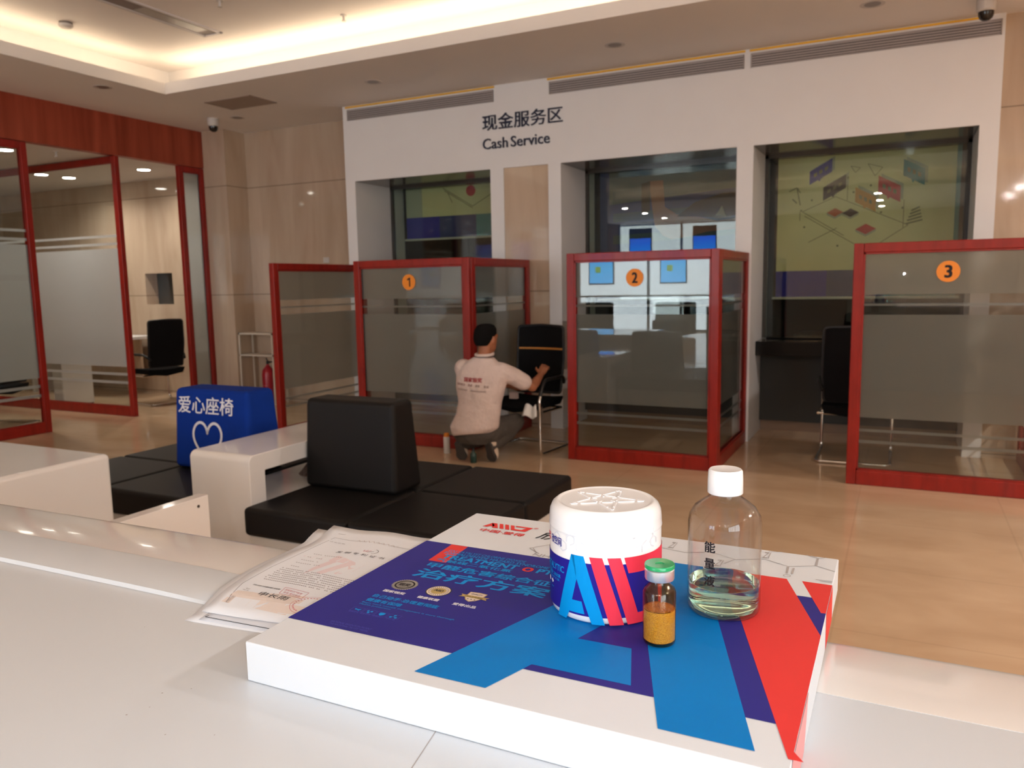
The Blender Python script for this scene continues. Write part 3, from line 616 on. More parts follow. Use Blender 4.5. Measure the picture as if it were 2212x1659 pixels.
# ------------------------------------------------------------------ chairs
def bez(pts, n=8, r=0.06):
    """polyline with rounded corners"""
    P = [Vector(p) for p in pts]; out = [P[0]]
    for i in range(1, len(P)-1):
        a = (P[i-1]-P[i]); b = (P[i+1]-P[i]); ra = min(r, a.length*0.45, b.length*0.45)
        p0 = P[i]+a.normalized()*ra; p1 = P[i]+b.normalized()*ra
        for k in range(n+1):
            u = k/n; out.append(p0*(1-u)**2+P[i]*2*u*(1-u)+p1*u*u)
    out.append(P[-1]); return out
def make_chair(label, stripe, loc, rz, group):
    """mesh backed cantilever visitor chair facing -y"""
    t = thing('visitor_chair', label, 'chair', loc, rz, group)
    g = MB(); nx, ny = 10, 8
    top = []; bot = []
    for j in range(ny+1):
        y = -0.25+0.47*j/ny
        for i in range(nx+1):
            x = -0.24+0.48*i/nx; e = max(0, (-0.13-y))/0.12; dz = -0.035*e*e - 0.012*(1-(x/0.24)**2)
            top.append((x, y, 0.445+dz)); bot.append((x*0.90, y*0.94, 0.345+0.03*abs(x)/0.24))
    n = len(top); fs = []
    for j in range(ny):
        for i in range(nx):
            a = j*(nx+1)+i; fs.append((a, a+1, a+nx+2, a+nx+1)); fs.append((n+a, n+a+nx+1, n+a+nx+2, n+a+1))
    edge = [i for i in range(nx)]+[nx+(nx+1)*j for j in range(ny)]+[ny*(nx+1)+i for i in range(nx, 0, -1)]+[(nx+1)*j for j in range(ny, 0, -1)]
    for k in range(len(edge)): a, b = edge[k], edge[(k+1) % len(edge)]; fs.append((b, a, n+a, n+b))
    g.add(top+bot, fs); g.obj('seat', M_fabric, t, smooth=True, bevel=0.012, angle=60)
    def backpt(x, s):   # s 0..1 up the back
        z = 0.47+0.57*s; y = 0.215+0.055*s+0.03*sin(pi*s)*0.6 + 0.035*(x/0.23)**2*-1
        return (x, y, z)
    g = MB(); vs = []; fs = []; NX, NS = 12, 12
    for off in (0, 0.012):
        for j in range(NS+1):
            for i in range(NX+1): p = backpt((-0.215-0.008*sin(pi*j/NS))+(0.43+0.016*sin(pi*j/NS))*i/NX, j/NS); vs.append((p[0], p[1]+off, p[2]))
    n = (NX+1)*(NS+1)
    for j in range(NS):
        for i in range(NX): a = j*(NX+1)+i; fs.append((a, a+1, a+NX+2, a+NX+1)); fs.append((n+a, n+a+NX+1, n+a+NX+2, n+a+1))
    g.add(vs, fs); bk = g.obj('backrest', M_mesh, t, smooth=True)
    g = MB(); loop = [backpt(-0.22, 0), backpt(-0.232, .5), backpt(-0.225, 1.0), backpt(0, 1.02), backpt(0.225, 1.0), backpt(0.232, .5), backpt(0.22, 0)]
    lp = [(x, y+0.006, z) for x, y, z in loop]; g.tube(bez(lp+[lp[0]], 5, 0.03), 0.012, 8); g.obj('back_frame', M_blackp, t, smooth=True)
    if stripe:
        g = MB(); rw = [backpt(-0.225+0.45*i/NX, 0.66) for i in range(NX+1)]
        vs = [(x, y-0.004, z-0.008) for x, y, z in rw]+[(x, y-0.004, z+0.008) for x, y, z in rw]+[(x, y+0.016, z-0.008) for x, y, z in rw]+[(x, y+0.016, z+0.008) for x, y, z in rw]
        m = NX+1; fs = []
        for i in range(NX): fs += [(i, i+1, m+i+1, m+i), (2*m+i, 3*m+i, 3*m+i+1, 2*m+i+1), (m+i, m+i+1, 3*m+i+1, 3*m+i), (i, 2*m+i, 2*m+i+1, i+1)]
        g.add(vs, fs); tag(g.obj('back_piping', mat('orange_piping', (0.55, 0.22, 0.04), 0.6, noise=(30, (0.5, 0.2, 0.03), 0.5)), t), 'orange band across the back')
    for s in (-1, 1):
        g = MB(); X = 0.262*s
        g.tube(bez([(X*0.86, 0.24, 0.56), (X, 0.16, 0.625), (X, -0.16, 0.625), (X, -0.235, 0.50)], 7, 0.09), [0.016]*26, 10)
        g.obj('armrest', M_blackp, t, smooth=True)
        g = MB(); g.tube(bez([(X, -0.215, 0.52), (X, -0.245, 0.46), (X, -0.235, 0.012), (X, 0.29, 0.012), (0, 0.29, 0.012)], 6, 0.05), 0.0125, 10); g.obj('leg', M_chrome, t, smooth=True)
    g = MB(); g.tube([(-0.262, -0.20, 0.36), (0.262, -0.20, 0.40)], 0.0115, 8); g.tube([(-0.262, 0.12, 0.36), (0.262, 0.12, 0.36)], 0.0115, 8); g.tube(bez([(-0.262, -0.2, 0.36), (-0.262, 0.12, 0.36)], 3), 0.0115, 8); g.tube(bez([(0.262, -0.2, 0.36), (0.262, 0.12, 0.36)], 3), 0.0115, 8)
    g.obj('seat_frame', M_chrome, t, smooth=True)
    return t
make_chair('black mesh visitor chair with orange back band in front of the kneeling man', True, (-2.86, 6.07, 0), rad(-6), 'black mesh visitor chairs')
make_chair('black visitor chair seen from behind at the third booth counter', False, (-0.30, 6.70, 0), rad(180), 'black mesh visitor chairs')
make_chair('black mesh visitor chair in the side room below the wall niche', False, (-8.42, 6.92, 0), rad(-100), 'black mesh visitor chairs')
make_chair('black visitor chair half hidden by the frosted panel at the left edge', False, (-8.62, 5.02, 0), rad(-70), 'black mesh visitor chairs')
# side room furniture
t = thing('room_desk', 'white desk along the stone back wall of the side room', 'desk', (-10.2, 7.25, 0))
B('desktop', M_plain, t, (-0.9, 1.02, -0.30, 0.28, 0.76, 0.80), bevel=0.004); B('side_panel', M_plain, t, (-0.88, -0.84, -0.28, 0.26, 0, 0.76)); B('back_panel', M_stone, t, (-0.84, 0.94, 0.10, 0.13, 0.25, 0.76))
t = thing('pedestal', 'white drawer pedestal seen dimly through the room divider glass', 'cabinet', (-9.24, 6.33, 0)); B('body', M_plain, t, (-0.09, 0.09, -0.2, 0.2, 0.02, 0.62), bevel=0.004); B('base', M_blackp, t, (-0.08, 0.08, -0.19, 0.19, 0.0, 0.02)); B('drawer', M_trim, t, (-0.08, 0.08, -0.205, -0.2, 0.33, 0.60)); B('drawer', M_trim, t, (-0.08, 0.08, -0.205, -0.2, 0.04, 0.31))

# ------------------------------------------------------------------ rack and extinguisher in the stone corner
t = thing('wall_rack', 'white two tier metal rack standing in the stone corner', 'rack', (-7.18, 7.32, 0))
M_rack = mat('white_painted_steel', (0.66, 0.58, 0.48), 0.5, noise=(9, (0.62, 0.54, 0.44), 0.5))
for x in (-0.17, 0.36):
    for y in (-0.06, 0.16): B('leg', M_rack, t, (x-0.009, x+0.009, y-0.009, y+0.009, 0, 0.87))
B('shelf', M_rack, t, (-0.179, 0.369, -0.069, 0.169, 0.852, 0.872)); B('shelf', M_rack, t, (-0.179, 0.369, -0.069, 0.169, 0.588, 0.606))
t = thing('fire_extinguisher', 'red fire extinguisher under the white rack', 'fire extinguisher', (-7.02, 7.37, 0))
g = MB(); g.lathe([(0.070, 0), (0.075, 0.02), (0.075, 0.36), (0.066, 0.41), (0.035, 0.45), (0.020, 0.465), (0.020, 0.48)], n=32); g.obj('cylinder', M_ext, t, smooth=True)
g = MB(); g.lathe([(0.016, 0.48), (0.018, 0.50), (0.016, 0.52)], n=16); g.tube(bez([(0, 0, 0.51), (0.03, -0.03, 0.53), (0.08, -0.04, 0.50)], 4), 0.006, 8); g.tube([(0, 0, 0.525), (0.05, -0.07, 0.56)], 0.007, 8); g.tube(bez([(0.0, 0.02, 0.51), (0.09, 0.05, 0.50), (0.10, 0.02, 0.30), (0.085, 0, 0.15)], 6), 0.008, 8)
g.obj('valve_and_hose', M_blackp, t, smooth=True)
g = MB(); g.tube([(0.0753*cos(a), 0.0753*sin(a), 0.22) for a in [-2.4+0.1*k for k in range(15)]], 0.0008, 6); g.obj('label_band', M_plain, t)
tag(B('wall_socket', M_trim, None, (-6.225, -6.140, YB-0.008, YB, 1.70, 1.765), bevel=0.003), 'small white socket plate on the stone back wall', 'socket')

# ------------------------------------------------------------------ seating island
M_base = mat('white_bench_base', (0.60, 0.58, 0.55), 0.3, noise=(4, (0.56, 0.54, 0.51), 0.5))
def bench(label, x0, x1, blk, cover):
    t = thing('bench', label, 'bench', (x0, 2.60, 0), 0, 'black cushioned waiting benches')
    w = x1-x0; hw = w/2; D = 1.15
    B('base', M_base, t, (0.02, w-0.02, 0.02, D-0.02, 0, 0.285), bevel=0.006)
    for i in (0, 1):
        for j in (0, 1):
            B('seat_cushion', M_black, t, (i*hw+0.002, (i+1)*hw-0.002, j*D/2+0.002, (j+1)*D/2-0.002, 0.286, 0.42), bevel=0.022, seg=4)
    bx0, bx1, by0, by1 = blk; h = 0.865
    def taper(e, z0, z1):
        g = MB(); k = 0.035
        vs = [(bx0-e, by0-e, z0), (bx1+e, by0-e, z0), (bx1+e, by1+e, z0), (bx0-e, by1+e, z0), (bx0-e, by0-e+k, z1+e), (bx1+e-0.02, by0-e+k, z1+e), (bx1+e-0.02, by1+e-k, z1+e), (bx0-e, by1+e-k, z1+e)]
        g.add([(x-x0, y-2.60, z) for x, y, z in vs], [(0,3,2,1),(4,5,6,7),(0,1,5,4),(1,2,6,5),(2,3,7,6),(3,0,4,7)]); return g
    b = taper(0, 0.421, h).obj('backrest', M_black, t, bevel=0.025, seg=4)
    if cover:
        c = taper(0.006, 0.424, h).obj('cover', M_blue, b, bevel=0.03, seg=4); tag(c, 'bright blue fabric slip cover with white lettering and heart')
        g = MB(); text(g, '爱心座椅', 0.0, 0.415, 0.216, 0.312, 0, bold=0.010); gt = g; g = MB()
        # heart outline
        pts = []
        for k in range(61):
            a = 2*pi*k/60; pts.append((0.222+0.0072*16*sin(a)**3*0.92, 0.070+0.0072*(13*cos(a)-5*cos(2*a)-2*cos(3*a)-cos(4*a))*1.15))
        for p, q in zip(pts, pts[1:]): g.line(p, q, 0.015, 0); g.disc(p[0], p[1], 0.0075, 0.0001, 10)
        ang = math.atan2(0.035, h-0.42)
        for nm, q in (('lettering', gt), ('heart_outline', g)):
            o = q.rot90().obj(nm, M_wtxt, b); o.location = (bx0-x0+0.032, by0-2.60-0.0095+0.035*(0.09/0.445), 0.52); o.rotation_euler = (-ang, 0, 0)
    return t
bench('black four cushion bench with tall black backrest block', -2.685, -1.51, (-2.683, -2.13, 3.03, 3.27), False)
bench('black four cushion bench with blue covered backrest', -4.245, -3.072, (-3.655, -3.10, 3.075, 3.34), True)
# white bridge table between the benches
t = thing('arm_table', 'glossy white bridge shaped table between the two benches', 'table', (-3.07, 2.665, 0))
prof = []
L, Z, R_ = 1.36, 0.645, 0.035
out = [(0, 0)]+[(R_-R_*cos(a), Z-R_+R_*sin(a)) for a in [pi/2*k/6 for k in range(7)]]+[(L-R_+R_*sin(a), Z-R_+R_*cos(a)) for a in [pi/2*k/6 for k in range(7)]]+[(L, 0)]
inn = [(L-0.10, 0), (L-0.10, Z-0.085), (0.10, Z-0.085), (0.10, 0)]
g = MB(); poly = out+inn
g.prism(poly[::-1], 0.0, 0.383, 'x'); g.obj('bridge_top', M_gloss, t, bevel=0.004)
B('shelf', M_gloss, t, (0.004, 0.379, 0.10, L-0.10, 0.0, 0.41), bevel=0.003)
# crumpled cloth on its shelf
g = MB(); vs = []; fs = []
NN = 22
for j in range(NN+1):
    for i in range(NN+1):
        x = -0.115+0.23*i/NN; y = -0.12+0.24*j/NN; r = sqrt((x/0.115)**2+(y/0.12)**2)
        z = max(0.0, 0.062*(1-r**2.2))*(0.72+0.55*abs(sin(31*x+9*sin(23*y)))*0.6+0.25*sin(57*y+40*x)) if r < 1 else 0.0
        k = min(1.0, 1.0/max(r, 1e-6)) if r > 1 else 1.0
        vs.append((x*k, y*k, z+0.001))
for j in range(NN):
    for i in range(NN): a = j*(NN+1)+i; fs.append((a, a+1, a+NN+2, a+NN+1))
g.add(vs, fs)
o = g.obj('crumpled_cloth', mat('mottled_beige_cloth', (0.42, 0.31, 0.26), 0.8, noise=(30, (0.10, 0.05, 0.045), 0.9)), None, smooth=True, loc=(-2.83, 3.33, 0.411)); tag(o, 'crumpled mottled beige cloth on the shelf of the white bridge table', 'cloth')
o.modifiers.new('s', 'SOLIDIFY').thickness = 0.003

# ------------------------------------------------------------------ white cabinets below the desk
t = thing('low_cabinet', 'glossy white rounded cabinet left of the blue covered bench', 'cabinet', (-4.20, 0.95, 0))
g = MB(); g.box(0, 1.28, 0, 1.185, 0.03, 0.75); g.obj('body', M_gloss, t, bevel=0.02, seg=4)
B('plinth', M_off, t, (0.03, 1.25, 0.03, 1.15, 0, 0.03))
t = thing('end_panel', 'upright white panel standing in front of the bridge table', 'panel', (-2.04, 1.10, 0))
g = MB(); g.box(-0.022, 0.022, 0, 0.715, 0.02, 0.75); g.obj('board', M_gloss, t, bevel=0.002)
for y in (0.03, 0.66): B('foot', M_sole, t, (-0.018, 0.018, y, y+0.03, 0, 0.02))
g = MB(); g.tube([(0.0215, 0.672, 0.722), (0.0235, 0.672, 0.722)], 0.005, 10); g.obj('screw_cap', M_sole, t)
tag(bpy.data.objects['screw_cap'], None)

# ------------------------------------------------------------------ reception desk
ZD = 1.06
t = thing('reception_desk', 'white solid surface reception desk with raised rim and sloped front edge', 'counter', (0, 0, 0))
def curve(x): return -0.020*max(0.0, (-x-0.55))**1.6       # the front bows towards the left end
def strip(name, prof_fn, m, xs, parent, smooth=True):
    g = MB(); vs = []; fs = []; n = None
    for x in xs:
        p = prof_fn(x); n = len(p); vs += [(x, y, z) for y, z in p]
    for i in range(len(xs)-1):
        for k in range(n): a = i*n+k; b = i*n+(k+1) % n; fs.append((a, a+n, b+n, b))
    fs.append(tuple(range(n))); fs.append(tuple(range((len(xs)-1)*n+n-1, (len(xs)-1)*n-1, -1)))
    g.add(vs, fs); return g.obj(name, m, parent, smooth=smooth, angle=25)
xs = [-2.4+0.1*i for i in range(40)]
strip('worktop', lambda x: [(-0.25, ZD-0.04), (0.700+curve(x), ZD-0.04), (0.700+curve(x), ZD-0.001), (0.696+curve(x), ZD), (-0.25, ZD)], M_desk, xs, t)
def slope(x):
    c = curve(x); y0 = 0.7005+c
    return [(y0, 0.0), (y0+0.09, 0.0), (y0+0.135, ZD-0.075), (y0+0.140, ZD-0.022), (y0+0.132, ZD-0.012), (y0+0.115, ZD-0.007), (y0+0.02, ZD-0.001), (y0, ZD-0.0005)]
strip('front_apron', slope, M_gloss, xs, t)
# raised rim that tapers out to the right
def rim(x):
    k = max(0.0, min(1.0, (-x-0.60)/0.20)); k = k*k*(3-2*k); h = 0.0005+0.0036*k; c = curve(x); w = 0.085
    return [(0.704+c-w, ZD+0.0002), (0.704+c-w+0.004, ZD+h), (0.704+c-0.004, ZD+h), (0.7055+c, ZD+h-0.002), (0.7055+c, ZD+0.0002)]
strip('raised_rim', rim, M_desk, [-2.4+0.05*i for i in range(37)], t)
g = MB(); g.box(-0.3297, -0.3285, -0.2, 0.52, ZD, ZD+0.0002); g.box(-0.3165, -0.3155, -0.2, 0.46, ZD, ZD+0.0001)
g = MB(); g.line((-0.3285, 0.52), (-0.3165, 0.457), 0.0010, ZD+0.0002); g.line((-0.3165, 0.457), (-0.30, 0.445), 0.0010, ZD+0.0002)
g.obj('joint_line', M_grey, t)
g = MB()
for k in range(26): g.disc(random.uniform(-1.1, -0.2), random.uniform(0.30, 0.60), random.uniform(0.0004, 0.0009), ZD+0.0002, 8)
g.obj('dust_specks', M_grey, t); bpy.data.objects['dust_specks']['kind'] = 'stuff'
B('desk_body', M_gloss, t, (-2.4, 1.5, -0.25, -0.20, 0.0, ZD-0.04)); B('desk_body', M_gloss, t, (1.46, 1.5, -0.20, 0.70, 0.0, ZD-0.04))

# ================================================================== PRESENTATION BOX
K = 1.2       # drawing units of the printed art -> metres
HB = 1.0984   # top of the box
def k(*pts): return [(x*K, y*K) for x, y in pts]
bx0, bx1, by0, by1 = -0.441*K, -0.0450*K, 0.4222*K, 0.7903*K
t = thing('presentation_box', 'large flat white box printed with navy, azure and red logo shapes', 'box', (0, 0, 0))
B('body', M_cardb, t, (bx0, bx1, by0, by1, ZD+0.0003, HB-0.0003), bevel=0.0012)
e = 0.00005
g = MB(); z1, z2, z3, z4 = HB+e, HB+2*e, HB+3*e, HB+4*e
XE = -0.0452
g.flat(k((-0.4408, 0.4692), (XE, 0.4708), (XE, 0.6815), (-0.4408, 0.6805)), z1, 0)
g.flat(k((-0.4099, 0.6800), (-0.3906, 0.6800), (-0.3876, 0.6306), (-0.4071, 0.6302)), z2, 2)
# the big A: left limb with crossbar, right limb
g.flat(k((-0.2960, 0.4355), (-0.2398, 0.4358), (-0.2253, 0.4783), (-0.1525, 0.4786), (-0.1685, 0.5302), (-0.2106, 0.5297), (-0.1850, 0.6130), (-0.2000, 0.7181), (-0.2095, 0.7181)), z3, 1)
g.flat(k((-0.1222, 0.4362), (-0.0654, 0.4365), (-0.1585, 0.7181), (-0.2095, 0.7181), (-0.1850, 0.6130)), z3, 1)
g.flat(k((-0.0474, 0.4366), (-0.0391, 0.4368), (XE, 0.4450), (XE, 0.6075), (-0.0833, 0.7173), (-0.1390, 0.7173)), z3, 2)
g.flat(k((-0.0470, 0.4366), (XE, 0.4366), (XE, 0.6075), (-0.0833, 0.7173), (-0.1390, 0.7173)), z3+e, 2)
g.flat(k((-0.0704, 0.7172), (XE, 0.7172), (XE, 0.6522), (-0.0489, 0.6517)), z3, 2)
g.flat(k((-0.0833, 0.7173), (-0.0704, 0.7173), (-0.0590, 0.6822), (-0.0711, 0.6818)), z2, 3)
g.obj('printed_cover', [M_navy, M_cyan, M_rprt, M_cardb], t)
xs_ = bx1+0.0002
def side(y0, y1, mi, a=0.0, b=0.0): return MB().add([(xs_, y0*K, ZD+0.001), (xs_, y1*K, ZD+0.001), (xs_, (y1+b)*K, HB-0.0008), (xs_, (y0+a)*K, HB-0.0008)], [(0, 1, 2, 3)], mi).obj('side_print', M_side[mi], t)
M_side = [M_rprt, mat('pale_red_print', lin((226, 150, 150)), 0.4, noise=(9, lin((220, 145, 145)), 0.6))]
side(0.6525, 0.7172, 0, 0, 0); side(0.425, 0.50, 1, 0.01, 0.02)
# lettering on the cover
g = MB()
def tx(s, x0, x1, y0, h, mi, bold=0.0, slant=0.0): text(g, s, x0*K, x1*K, y0*K, (y0+h)*K, z4, mi, bold, slant)
S_, R2, W2, BK, GY, VI, OR = 0, 1, 2, 3, 4, 5, 6
tx('GAS CATALYST CHLORINE DIOXIDE', -0.4028, -0.3170, 0.6606, 0.0050, S_)
tx('FORMALDEHYDE HAZARD SYNDROME', -0.4036, -0.2896, 0.6532, 0.0058, S_, 0.01)
tx('TREATMENT', -0.3996, -0.3170, 0.6407, 0.0108, S_, 0.035); tx('O', -0.3118, -0.3010, 0.6404, 0.0104, R2, 0.05); tx('PTION', -0.2970, -0.2540, 0.6407, 0.0108, S_, 0.035)
tx('气触媒二氧化氯', -0.4011, -0.3185, 0.6318, 0.0072, S_, 0.015)
tx('甲醛危害综合征', -0.4013, -0.2703, 0.6140, 0.0125, S_, 0.02)
tx('治疗方案', -0.4009, -0.2654, 0.5885, 0.0215, S_, 0.02)
tx('国家银奖', -0.4023, -0.3800, 0.5466, 0.0050, W2, 0.03); tx('健康联盟', -0.3667, -0.3452, 0.5464, 0.0050, W2, 0.03); tx('爱得出品', -0.3312, -0.3090, 0.5460, 0.0050, W2, 0.03)
tx('自己动手·治理更彻底', -0.4038, -0.3380, 0.5330, 0.0065, S_, 0.015); tx('健康有保障', -0.4040, -0.3684, 0.5235, 0.0065, S_, 0.015)
tx('Begin work oneself, management is more thorough', -0.4042, -0.3134, 0.5185, 0.0032, S_); tx('Health protection', -0.4042, -0.3726, 0.5147, 0.0032, S_)
tx('健康空气', -0.4032, -0.3935, 0.4992, 0.0022, VI); tx('安全环保', -0.3915, -0.3815, 0.4993, 0.0022, VI); tx('健康防护', -0.3795, -0.3695, 0.4994, 0.0022, VI); tx('气体扩散', -0.3670, -0.3571, 0.4995, 0.0022, VI)
tx('NATIONAL INVENTION PATENT', -0.4037, -0.3640, 0.4770, 0.0028, VI); tx('THE NATIONAL "SILVER" MEDAL', -0.4029, -0.3642, 0.4733, 0.0028, VI)
tx('中国·爱得', -0.4064, -0.3530, 0.7310, 0.0096, R2, 0.02); tx('®', -0.3535, -0.3485, 0.7600, 0.0050, R2)
tx('欣空间', -0.3394, -0.2700, 0.7320, 0.0240, BK, 0.01, 0.15)
tx('NH', -0.3195, -0.3010, 0.6828, 0.0070, GY); tx('ZI', -0.2030, -0.1975, 0.7578, 0.0190, GY); tx('ZI', -0.1120, -0.1060, 0.7650, 0.0180, GY); tx('ZI', -0.1500, -0.1440, 0.7250, 0.0180, GY)
g.obj('cover_lettering', [M_sky, M_rprt, M_wtxt, M_ink, M_grey, M_violet, M_orange], t); PL7 = [M_sky, M_rprt, M_wtxt, M_ink, M_grey, M_violet, M_orange]; g = MB()
# red company mark: A I I D drawn as slanted bars
def bar(p, mi): g.flat(k(*p), z4, mi)
bar([(-0.4098, 0.7474), (-0.4045, 0.7474), (-0.4020, 0.7508), (-0.3975, 0.7508), (-0.3995, 0.7565), (-0.4050, 0.7620)], R2); bar([(-0.4050, 0.7620), (-0.3990, 0.7625), (-0.3905, 0.7470), (-0.3975, 0.7470)], R2)
bar([(-0.3960, 0.7625), (-0.3915, 0.7625), (-0.3835, 0.7470), (-0.3885, 0.7470)], R2); bar([(-0.3890, 0.7625), (-0.3845, 0.7625), (-0.3765, 0.7470), (-0.3815, 0.7470)], R2)
bar([(-0.3820, 0.7625), (-0.3775, 0.7625), (-0.3722, 0.7515), (-0.3640, 0.7515), (-0.3610, 0.7590), (-0.3740, 0.7590), (-0.3755, 0.7625), (-0.3545, 0.7625), (-0.3575, 0.7470), (-0.3745, 0.7470)], R2)
g.obj('company_mark', PL7, t); g = MB()
# structural formulas
def ln(a, b, w=0.0009): g.line(k(a)[0], k(b)[0], w*K, z2, GY)
for a, b in (((-0.1123, 0.7605), (-0.1085, 0.7619)), ((-0.1085, 0.7619), (-0.0861, 0.7503)), ((-0.0861, 0.7503), (-0.0627, 0.7625)), ((-0.0627, 0.7625), (-0.0455, 0.7532)), ((-0.0631, 0.7837), (-0.0740, 0.7895)), ((-0.0631, 0.7837), (-0.0560, 0.7890)),
             ((-0.0598, 0.7262), (-0.0460, 0.7270)), ((-0.0560, 0.7235), (-0.0460, 0.7240)), ((-0.1089, 0.7853), (-0.0960, 0.7895)), ((-0.0699, 0.7890), (-0.0640, 0.7870)),
             ((-0.3306, 0.7015), (-0.3167, 0.7188)), ((-0.3167, 0.7188), (-0.2900, 0.7188)), ((-0.3306, 0.7015), (-0.3150, 0.6902)), ((-0.3272, 0.7030), (-0.3183, 0.6911)), ((-0.2096, 0.7559), (-0.1836, 0.7507)), ((-0.1836, 0.7507), (-0.160, 0.7620)), ((-0.160, 0.7620), (-0.135, 0.7500)), ((-0.135, 0.75), (-0.1123, 0.7605)), ((-0.135, 0.75), (-0.142, 0.735)), ((-0.240, 0.742), (-0.2096, 0.7559))): ln(a, b)
ln((-0.0627, 0.7625), (-0.0631, 0.7837), 0.0019); ln((-0.0860, 0.7493), (-0.0851, 0.7315), 0.0018); ln((-0.0809, 0.7480), (-0.0806, 0.7320), 0.0018)
g.ring(-0.0842*K, 0.7259*K, 0.0026*K, 0.0033*K, z2, 30, GY)
g.obj('formula_drawing', PL7, t); g = MB()
# little icon frames
for i in range(4):
    x = -0.4035+i*0.0122; y = 0.5018; w, h = 0.0108, 0.0076
    for a, b in (((x, y), (x+w, y)), ((x+w, y), (x+w, y+h)), ((x+w, y+h), (x, y+h)), ((x, y+h), (x, y))): g.line(k(a)[0], k(b)[0], 0.0004, z4, VI)
    cx, cy = x+w/2, y+h/2
    if i == 0: g.flat(k((cx-0.003, cy+0.0015), (cx, cy+0.0006), (cx+0.0032, cy+0.0016), (cx+0.0028, cy-0.0006), (cx-0.0022, cy-0.0010))[::-1], z4, S_); g.line(k((cx+0.001, cy-0.001))[0], k((cx+0.0028, cy-0.0024))[0], 0.0006, z4, S_)
    if i == 1:
        for q in range(3): a = 2*pi*q/3+0.5; g.disc((cx+0.0020*cos(a))*K, (cy+0.0018*sin(a))*K, 0.0013*K, z4, 6, S_)
    if i == 2: g.flat(k((cx-0.0028, cy+0.0024), (cx-0.0024, cy-0.0008), (cx, cy-0.0030), (cx+0.0024, cy-0.0008), (cx+0.0028, cy+0.0024), (cx, cy+0.0030)), z4, S_)
    if i == 3:
        for dx, dy in ((-0.0024, -0.0014), (0.0024, -0.0014), (0, 0.002)): g.disc((cx+dx)*K, (cy+dy)*K, 0.0013*K, z4, 14, S_); g.line(k((cx, cy-0.0004))[0], k((cx+dx, cy+dy))[0], 0.0005, z4, S_)
g.obj('icon_row', PL7, t)
# seals
M_silver = mat('silver_foil', (0.42, 0.42, 0.42), 0.28, metal=0.7, noise=(60, (0.2, 0.2, 0.2), 0.8)); M_gold = mat('gold_foil', (0.62, 0.47, 0.17), 0.3, metal=0.5, noise=(60, (0.5, 0.36, 0.12), 0.8)); M_cream = mat('seal_cream', (0.78, 0.66, 0.56), 0.4, noise=(30, (0.74, 0.62, 0.52), 0.6))
g = MB(); cx, cy = -0.3922*K, 0.5672*K
st = []
for i in range(72): r = (0.0125 if i % 2 else 0.0112)*K; st.append((cx+r*cos(2*pi*i/72), cy+r*sin(2*pi*i/72)))
g.flat(st, z4, 0); g.ring(cx, cy, 0.0078*K, 0.0094*K, z4+e, 40, 1); g.disc(cx, cy, 0.0074*K, z4+e, 40, 0); text(g, '银奖', cx-0.0058*K, cx+0.0058*K, cy-0.003*K, cy+0.003*K, z4+2*e, 1, 0.02)
g.obj('silver_seal', [M_silver, M_ink], t)
g = MB(); cx, cy = -0.3565*K, 0.5668*K
g.disc(cx, cy, 0.0116*K, z4, 48, 1); g.disc(cx, cy, 0.0106*K, z4+e, 48, 0); g.ring(cx, cy, 0.0066*K, 0.0071*K, z4+2*e, 40, 2); g.disc(cx, cy, 0.0064*K, z4+2*e, 40, 2)
for i in range(28): a = 2*pi*i/28; g.line((cx+0.0079*K*cos(a), cy+0.0079*K*sin(a)), (cx+0.0095*K*cos(a), cy+0.0095*K*sin(a)), 0.0007, z4+2*e, 1)
text(g, 'AIID', cx-0.0045*K, cx+0.0045*K, cy-0.0012*K, cy+0.0030*K, z4+3*e, 1, 0.04)
g.obj('gold_seal', [M_cream, M_sole, M_gold], t)
g = MB(); cx, cy = -0.3211*K, 0.5672*K
sh = [(-0.0085, 0.0095), (-0.0080, -0.002), (-0.005, -0.0070), (0, -0.0105), (0.005, -0.0070), (0.0080, -0.002), (0.0085, 0.0095), (0, 0.0105)]
g.flat([(cx+x*K, cy+y*K) for x, y in sh], z4, 2); g.flat([(cx+x*K*0.9, cy+y*K*0.9) for x, y in sh], z4+e, 0)
g.flat([(cx+x*K, cy+y*K) for x, y in ((-0.0138, -0.0032), (-0.0115, 0.0), (-0.0138, 0.0028), (-0.009, 0.0022), (0.009, 0.0022), (0.0138, 0.0028), (0.0115, 0.0), (0.0138, -0.0032), (0.009, -0.0022), (-0.009, -0.0022))], z4+2*e, 2)
text(g, 'QUALITY', cx-0.0055*K, cx+0.0055*K, cy+0.0042*K, cy+0.0068*K, z4+3*e, 1, 0.01); text(g, '100%正品保证', cx-0.0085*K, cx+0.0085*K, cy-0.0015*K, cy+0.0014*K, z4+3*e, 1, 0.0); text(g, '★ ★ ★', cx-0.0045*K, cx+0.0045*K, cy-0.0062*K, cy-0.0040*K, z4+3*e, 1)
g.obj('shield_seal', [M_cream, M_ink, M_gold], t)

